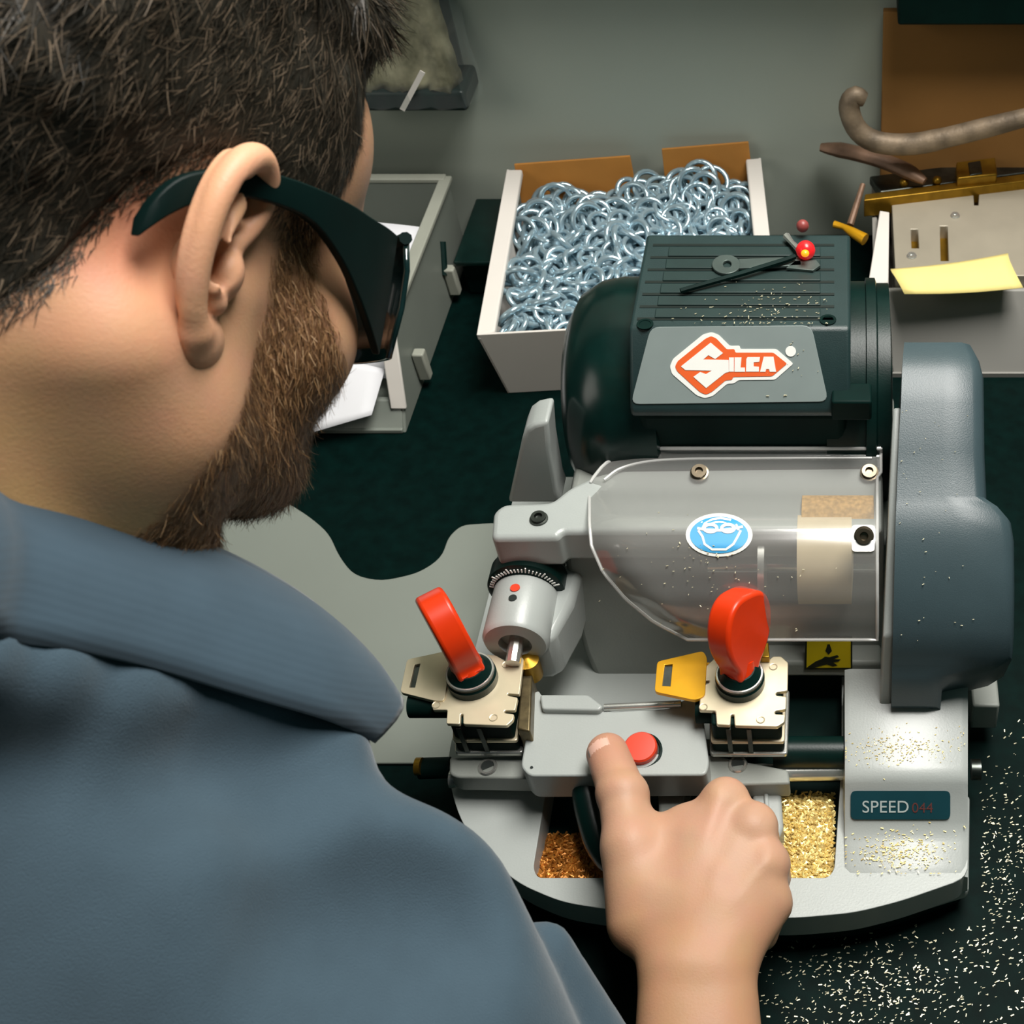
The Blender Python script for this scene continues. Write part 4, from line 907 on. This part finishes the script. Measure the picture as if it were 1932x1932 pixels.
tcn = [q for q in nt.nodes if q.type == 'TEX_COORD'][0]; nt.links.new(tcn.outputs['Object'], nz.inputs['Vector'])
mxn = nt.nodes.new('ShaderNodeMix'); mxn.data_type = 'RGBA'; mxn.blend_type = 'MULTIPLY'; mxn.inputs['Factor'].default_value = .16
nt.links.new(an.outputs['Color'], mxn.inputs['A']); nt.links.new(nz.outputs['Color'], mxn.inputs['B'])
nt.links.new(mxn.outputs['Result'], nt.nodes['Principled BSDF'].inputs['Base Color'])
pme.materials.append(M_skin)
# thumb nail
ax = unit(TC3-TC2); upn = unit(V(-.25, -.35, .9)-ax*np.dot(V(-.25, -.35, .9), ax)); sd = np.cross(ax, upn); rows = []
for i in range(9):
    t = i/8; rows.append([TC3+ax*(-6+13*t)+(sd*math.sin(a)+upn*math.cos(a))*(10.75-1.6*max(0, t-.4)**2*5) for a in np.linspace(-.62, .62, 9)*(1 if t < .75 else 1-(t-.75)*1.2)])
MB().grid(rows).build('thumbnail', mat('nail', (.78, .47, .37, 1), .32, noise=.02), person, smooth=180, solid=.4)
# --- hair
th = (1.2+7*sstep(5, 95, Z_-hairline(Y_))+9*sstep(70, 125, Z_)+9*sstep(62, 100, Z_)*sstep(25, 70, Y_))
wob = 1+.22*np.sin(X_*.31+np.sin(Y_*.17)*2)*np.sin(Y_*.24+Z_*.21)
hd = smax(D-th*wob, (hairline(Y_)+3-Z_)*.5, 3)
hd = np.maximum(hd, -(D+5)); 
cv, cf = surface_nets(hd, (-100, -130, -165), hstep); cv = relax(cv, cf, 2)
def normals(v, f):
    n = np.cross(v[f[:, 2]]-v[f[:, 0]], v[f[:, 3]]-v[f[:, 1]]); vn = np.zeros_like(v)
    for i in range(4): np.add.at(vn, f[:, i], n)
    return vn/np.maximum(1e-9, np.linalg.norm(vn, axis=1))[:, None]
def strands(v, f, w, nst, length, flow, lift, wid, seg=4, curl=.15, taper=.3):
    fc = v[f].mean(1); fa = np.linalg.norm(np.cross(v[f[:, 2]]-v[f[:, 0]], v[f[:, 3]]-v[f[:, 1]]), axis=1)*w(fc)
    fi = rng.choice(len(f), nst, p=fa/fa.sum()); b = rng.dirichlet((1, 1, 1, 1), nst); p = (v[f[fi]]*b[:, :, None]).sum(1)
    nn = normals(v, f); n_ = (nn[f[fi]]*b[:, :, None]).sum(1)
    L_ = length(p)*rng.uniform(.6, 1.25, nst); fl = flow(p)+rng.normal(size=(nst, 3))*.35*1.0
    fl = fl-n_*(fl*n_).sum(1)[:, None]; fl /= np.linalg.norm(fl, axis=1)[:, None]
    wig = rng.normal(size=(nst, 3))*curl; pts = [p]; 
    for i in range(seg):
        t = (i+1)/seg; dr = fl+n_*lift(p)[:, None]*(1-t*.9)+wig*t; dr /= np.linalg.norm(dr, axis=1)[:, None]; pts.append(pts[-1]+dr*(L_/seg)[:, None])
    sd = np.cross(fl, n_); out = np.zeros((nst, (seg+1)*2, 3)); wv = wid*rng.uniform(.7, 1.3, nst)[:, None]
    for i, q in enumerate(pts):
        k = wv*(1-(1-taper)*i/seg); out[:, 2*i] = q-sd*k; out[:, 2*i+1] = q+sd*k
    base = np.arange(nst)[:, None]*(seg+1)*2; F = np.concatenate([base+np.array([2*i, 2*i+1, 2*i+3, 2*i+2]) for i in range(seg)])
    return out.reshape(-1, 3), F
nr = lambda q: q/np.maximum(1e-9, np.linalg.norm(q, axis=1))[:, None]
def flow_h(p):
    s = np.sign(p[:, 0]+1e-6); top_ = sstep(85, 118, p[:, 2])[:, None]; fr = sstep(10, 60, p[:, 1])[:, None]
    side = np.stack([s*.0, -.55-.0*p[:, 0], -.85+0*p[:, 0]], 1); tp = np.stack([s*.3+.25, .9+0*s, -.1+0*s], 1); frs = np.stack([s*.1, .1+0*s, -.95+0*s], 1)
    side = side*(1-fr)+frs*fr; return nr(side*(1-top_)+tp*top_)
wH = lambda q: sstep(-3, 5, q[:, 2]-hairline(q[:, 1]))*(q[:, 2] > -70)*np.where(q[:, 0] > -15, 1, .3)
outer_cap = cf
sv, sf = strands(cv, cf, wH, 42000, lambda q: 4.5+6*sstep(0, 60, q[:, 2]-hairline(q[:, 1]))+9*sstep(75, 120, q[:, 2]), flow_h, lambda q: .24-.1*sstep(80, 115, q[:, 2])-.12*sstep(20, 60, q[:, 1]), .22)
wH2 = lambda q: sstep(-9, 3, q[:, 2]-hairline(q[:, 1]))*sstep(30, 8, q[:, 2]-hairline(q[:, 1]))*(q[:, 2] > -72)*np.where(q[:, 0] > -15, 1, .3)
sv2, sf2 = strands(hv, hf, wH2, 12000, lambda q: 4.5+0*q[:, 0], flow_h, lambda q: .3+0*q[:, 0], .13)
HV = np.concatenate([cv, sv, sv2]); HF = np.concatenate([cf, sf+len(cv), sf2+len(cv)+len(sv)])
def island_col(m, stops):
    nt_ = m.node_tree; g_ = nt_.nodes.new('ShaderNodeNewGeometry'); r_ = nt_.nodes.new('ShaderNodeValToRGB'); e_ = r_.color_ramp.elements
    e_[0].position = stops[0][0]; e_[0].color = stops[0][1]; e_[1].position = stops[1][0]; e_[1].color = stops[1][1]
    for p_, c_ in stops[2:]: q_ = e_.new(p_); q_.color = c_
    nt_.links.new(g_.outputs['Random Per Island'], r_.inputs['Fac']); nt_.links.new(r_.outputs['Color'], nt_.nodes['Principled BSDF'].inputs['Base Color'])
hme = np_mesh('hair', h2w(HV), HF, PROOT)
M_hair = mat('brown_hair', (.011, .0105, .0072, 1), .5, spec=.35, noise=.5, nscale=110, col2=(.056, .041, .027, 1))
island_col(M_hair, [(.0, (.010, .0095, .0065, 1)), (.55, (.026, .021, .014, 1)), (.8, (.075, .055, .036, 1)), (1.0, (.17, .125, .085, 1))])
link('hair', hme, person, M_hair, smooth=180)
wB = lambda q: beard_mask(q[:, 0], q[:, 1], q[:, 2])*np.where(q[:, 0] > -20, 1, .35)
flow_b = lambda q: nr(np.stack([0*q[:, 0], .12-.7*sstep(-60, -85, q[:, 2]), -1+0*q[:, 0]], 1))
M_beard = mat('ginger_brown_beard', (.16, .075, .03, 1), .5, spec=.4)
island_col(M_beard, [(.0, (.075, .036, .014, 1)), (.5, (.19, .092, .036, 1)), (.85, (.36, .20, .09, 1)), (1.0, (.52, .34, .19, 1))])
sv, sf = strands(hv, hf, wB, 17000, lambda q: 4+2.5*sstep(0, -50, q[:, 2])+1*sstep(40, 80, q[:, 1]), flow_b, lambda q: .5+0*q[:, 0], .17, curl=.3)
link('beard', np_mesh('beard', h2w(sv), sf, PROOT), person, M_beard, smooth=180)
# --- polo shirt
Tp = [V(-284, 203, 398), Pd(-150, 885, 340), Pd(0, 908, 362), Pd(140, 938, 381), Pd(280, 990, 400), Pd(450, 1058, 424), Pd(590, 1140, 444), Pd(690, 1235, 456), Pd(738, 1310, 460)]
Lp = [V(-292, 158, 376), Pd(-150, 1208, 316), Pd(0, 1222, 336), Pd(140, 1240, 352), Pd(280, 1272, 369), Pd(450, 1322, 390), Pd(590, 1362, 410), Pd(655, 1388, 425), Pd(690, 1406, 436)]
Tp = spline(Tp, 40); Lp = spline(Lp, 40)
def mir(p): return p-2*np.dot(p-N_BASE, RT)*RT
sst = 3.6; slo = (-640, -110, -130); gS = grid_pts(slo, (40, 400, 432), sst)
SHR = N_BASE+V(0, 0, -78)+RT*142
S = torso_sdf(gS, 3)
slE = SHR+(V(-50, -8, 16)-SHR)*.58+V(5, 0, 3)
S = smin(S, s_caps(gS, SHR+V(2, 4, 2), slE, 47, 58), 26)
SHL = N_BASE+V(0, 0, -78)-RT*142
S = smin(S, s_caps(gS, SHL, SHL+(V(-520, 192, 44)-SHL)*.5, 47, 54), 24)
x, y, z = gS
for sd_ in (0, 1):
    ch = [b+unit(N_BASE+V(0, 0, -70)-b)*(17+3*math.sin(i*.9)+max(0, 10-i)*1.6) for i, b in enumerate(Lp)]
    if sd_: ch = [mir(q) for q in ch]
    dc = np.full(S.shape, 99, np.float32)
    for i in range(0, 38, 2): dc = np.minimum(dc, s_caps(gS, ch[i], ch[i+2], 15+2.5*math.sin(i*1.1)-max(0, 8-i)*.7, 15+2.5*math.sin((i+2)*1.1)-max(0, 6-i)*.7))
    S = smin(S, dc, 22)
fold = 3.2*np.sin((x*.8-y*.4+z*.25)*.05+1.2*np.sin(z*.02))+2.2*np.sin((x*.5+y*.9-z*.6)*.06+np.sin(x*.03)*1.5)
w_ = sstep(330, 250, z)
S = S+fold*w_*1.0
dents = [(Pd(745, 1720, 408), Pd(560, 2060, 352), 26), (Pd(640, 1760, 395), Pd(450, 2060, 340), 26), (Pd(860, 1740, 418), Pd(700, 2080, 372), 22), (Pd(420, 1440, 388), Pd(300, 1520, 356), 9), (Pd(560, 1420, 402), Pd(540, 1500, 394), 8)]
for a, b, r in dents: S = smax(S, -(s_caps(gS, a+unit(CAM-a)*(r+1), b+unit(CAM-b)*(r-3), r, r*.8)), 24)
for a, b, r, k in ((Pd(760, 1870, 395), Pd(690, 1960, 372), 16, 12), (Pd(600, 1880, 372), Pd(570, 1990, 352), 16, 12))[:0]: S = smax(S, -(s_caps(gS, a+unit(CAM-a)*9, b+unit(CAM-b)*9, 10)), 16)
S = smin(S, s_caps(gS, Pd(1022, 1800, 462), Pd(1095, 2010, 470), 12, 22), 5)
S = smax(S, (-112-z), 4)
arm_cut = s_caps(gS, slE, slE+(slE-SHR)*1.2, 47, 47); pl = (x-slE[0])*0+((gS[0]-slE[0])*(slE-SHR)[0]+(gS[1]-slE[1])*(slE-SHR)[1]+(gS[2]-slE[2])*(slE-SHR)[2])/np.linalg.norm(slE-SHR)
near = np.sqrt((x-slE[0])**2+(y-slE[1])**2+(z-slE[2])**2) < 130
S = np.where(near, smax(S, pl-8, 3), S); S = smax(S, -np.where(near, np.maximum(arm_cut, -(pl+22)), 99), 2)
shv, shf = surface_nets(S, slo, sst); shv = relax(shv, shf, 6)
M_shirt = mat('blue_cotton', srgb(63, 81, 93), .85, spec=.2, noise=.05, nscale=60, bump=.3, bscale=1600, sheen=.25)
shirt = link('polo_shirt', np_mesh('polo_shirt', shv, shf, PROOT), person, M_shirt, smooth=180)
rows = []
for i, (a, b) in enumerate(zip(Tp, Lp)):
    ctr = N_BASE+V(0, 0, 30); outw = unit(np.cross(b-a, Tp[min(i+1, 39)]-Tp[max(i-1, 0)])); 
    if np.dot(outw, a-ctr) < 0: outw = -outw
    inn = unit(ctr-a); dn = unit(N_BASE+V(0, 0, -60)-a); e = i/39
    r = [a+inn*10+dn*34, a+inn*7+dn*16, a+inn*4+dn*3, a+inn*1.5-dn*1.2, a+outw*.5]
    for t in (.12, .3, .5, .7, .88, 1): r.append(a+(b-a)*t+outw*(9*math.sin(t*2.9)+1))
    rows.append(r)
full = [[mir(p) for p in r] for r in rows[::-1]][:-2]+rows[2:]
M_rib = mat('blue_rib_knit', srgb(58, 76, 89), .85, spec=.2, noise=.05, nscale=60, sheen=.25)
nr_ = M_rib.node_tree; wv = nr_.nodes.new('ShaderNodeTexWave'); wv.bands_direction = 'DIAGONAL'; wv.inputs['Scale'].default_value = 190; wv.inputs['Distortion'].default_value = .6; bpn = nr_.nodes.new('ShaderNodeBump')
bpn.inputs['Strength'].default_value = .07; bpn.inputs['Distance'].default_value = .0008; nr_.links.new([q for q in nr_.nodes if q.type == 'TEX_COORD'][0].outputs['Object'], wv.inputs['Vector'])
nr_.links.new(wv.outputs['Fac'], bpn.inputs['Height']); nr_.links.new(bpn.outputs['Normal'], nr_.nodes['Principled BSDF'].inputs['Normal'])
MB().grid(full).build('collar', M_rib, shirt, smooth=180, solid=2.2)
# --- trousers and shoes (below the frame)
tst = 8; tlo = (-600, -190, -905); gT = grid_pts(tlo, (-200, 260, -40), tst)
d = s_ell(gT, HIP+V(0, 0, -10), (165, 125, 120), np.stack([RT, FT, V(0, 0, 1)], 1))
for s in (1, -1):
    hp = HIP+RT*s*85+V(0, 0, -60); kn_ = hp+V(0, 0, -400)+FT*20; an_ = V(hp[0], hp[1], -868)
    d = smin(d, s_caps(gT, hp, kn_, 88, 66), 20); d = smin(d, s_caps(gT, kn_, an_, 66, 58), 15)
tv, tf = surface_nets(smax(d, -(gT[2]+872), 2), tlo, tst)
link('trousers', np_mesh('trousers', relax(tv, tf, 4), tf, PROOT), person, mat('dark_twill', srgb(30, 40, 44), .8, noise=.1), smooth=180)
for s in (1, -1):
    q = V(HIP[0], HIP[1], -900)+RT*s*85; a = FT
    MB().loft([[q+a*u+RT*wd*math.cos(t)+V(0, 0, hh*.5+hh*.5*math.sin(t)) for t in np.linspace(0, 6.283, 16, endpoint=False)] for u, wd, hh in ((-70, 28, 60), (-50, 40, 80), (0, 42, 85), (60, 46, 70), (120, 48, 50), (170, 40, 40), (185, 22, 30))]).build('shoe', M_blackm, person, smooth=60)
# --- safety glasses
sg = thing('safety_glasses', 'black wraparound safety glasses on the man\'s face, hooked behind his ear', 'safety glasses', h2w((0, 95, 10)))
M_sg = mat('matte_black_frame', (.0008, .009, .008, 1), .5, spec=.15, noise=.1)
def hgrid(cols): return MB().grid([[h2w(p) for p in c] for c in cols])
for s in (1, -1):
    st_ = [(71, -30, 5, 0), (73, -28, 12, 3.5), (74.5, -23, 19, 9), (76, -16, 23.5, 14.5), (77, -7, 27, 19), (78, 8, 30, 21), (77, 26, 31, 20), (74, 44, 31, 12), (71, 58, 30, 2), (68, 70, 29.5, -8), (64, 80, 29, -15)]
    st_ = np.array(spline([np.array(q) for q in st_], 34)); ringsl = []
    for (x_, y_, zt, zb) in st_:
        ringsl.append([h2w((s*(x_+1.8), y_, zt)), h2w((s*(x_+2.2), y_, (zt+zb)/2)), h2w((s*(x_+1.8), y_, zb)), h2w((s*(x_-1.8), y_, zb)), h2w((s*(x_-1.8), y_, zt))])
    MB().loft(ringsl).build('temple', M_sg, sg, bevel=.7, smooth=50)
cols = []
for t in np.linspace(-1, 1, 41):
    a = t*1.02; x_ = 76*math.sin(a); y_ = 66+42*math.cos(a*.98)-3*t*t; zb = -17+10*math.exp(-(t/.16)**2)-2*math.cos(t*3)
    cols.append([(x_, y_, 29), (x_*1.01, y_+2.2, 18), (x_*1.01, y_+2.4, 4), (x_, y_+.5, zb)])
hgrid(cols).build('lens', mat('smoked_lens', (.004, .016, .016, 1), .06, spec=.9, noise=.05, coat=.6), sg, smooth=180, solid=2)
MB().rings([h2w((c_[0][0], c_[0][1]-.5, 29.5)) for c_ in cols], 2.4, 8).build('brow_bar', M_sg, sg)
# ================================================================== camera and light
cd = bpy.data.cameras.new('camera'); co = bpy.data.objects.new('camera', cd); C.objects.link(co)
cd.sensor_width = 36; cd.lens = FP/1932*36; cd.shift_x = (966-PX0)/1932; cd.shift_y = (PY0-966)/1932
co.location = (0, 0, CAMZ*.001); co.rotation_euler = (math.pi/2-PITCH, 0, 0)
cd.clip_start = .02; cd.dof.use_dof = True; cd.dof.focus_distance = .64; cd.dof.aperture_fstop = 26
bpy.context.scene.camera = co
def area(name, loc, tgt, size, power, col, sy=None):
    l = bpy.data.lights.new(name, 'AREA'); l.shape = 'RECTANGLE'; l.size = size; l.size_y = sy or size; l.energy = power; l.color = col
    o = bpy.data.objects.new(name, l); C.objects.link(o); o.location = Vector(loc)
    o.rotation_euler = (Vector(tgt)-Vector(loc)).to_track_quat('-Z', 'Y').to_euler(); return o
area('ceiling_light', (.25, .58, 1.4), (0, .5, 0), .7, 29, (1, .97, .92), .55)
area('fill_light', (-1.3, -.35, 1.0), (-.25, .35, .3), .8, 5, (1, .93, .84))  # unseen fill lamp added behind left to brighten the neck
w = bpy.data.worlds.new('world'); bpy.context.scene.world = w; w.use_nodes = True
w.node_tree.nodes['Background'].inputs[0].default_value = (.16, .30, .27, 1); w.node_tree.nodes['Background'].inputs[1].default_value = .17
vs = bpy.context.scene.view_settings; vs.view_transform = 'Standard'; vs.look = 'None'; vs.gamma = 1; vs.exposure = 0; vs.use_curve_mapping = False
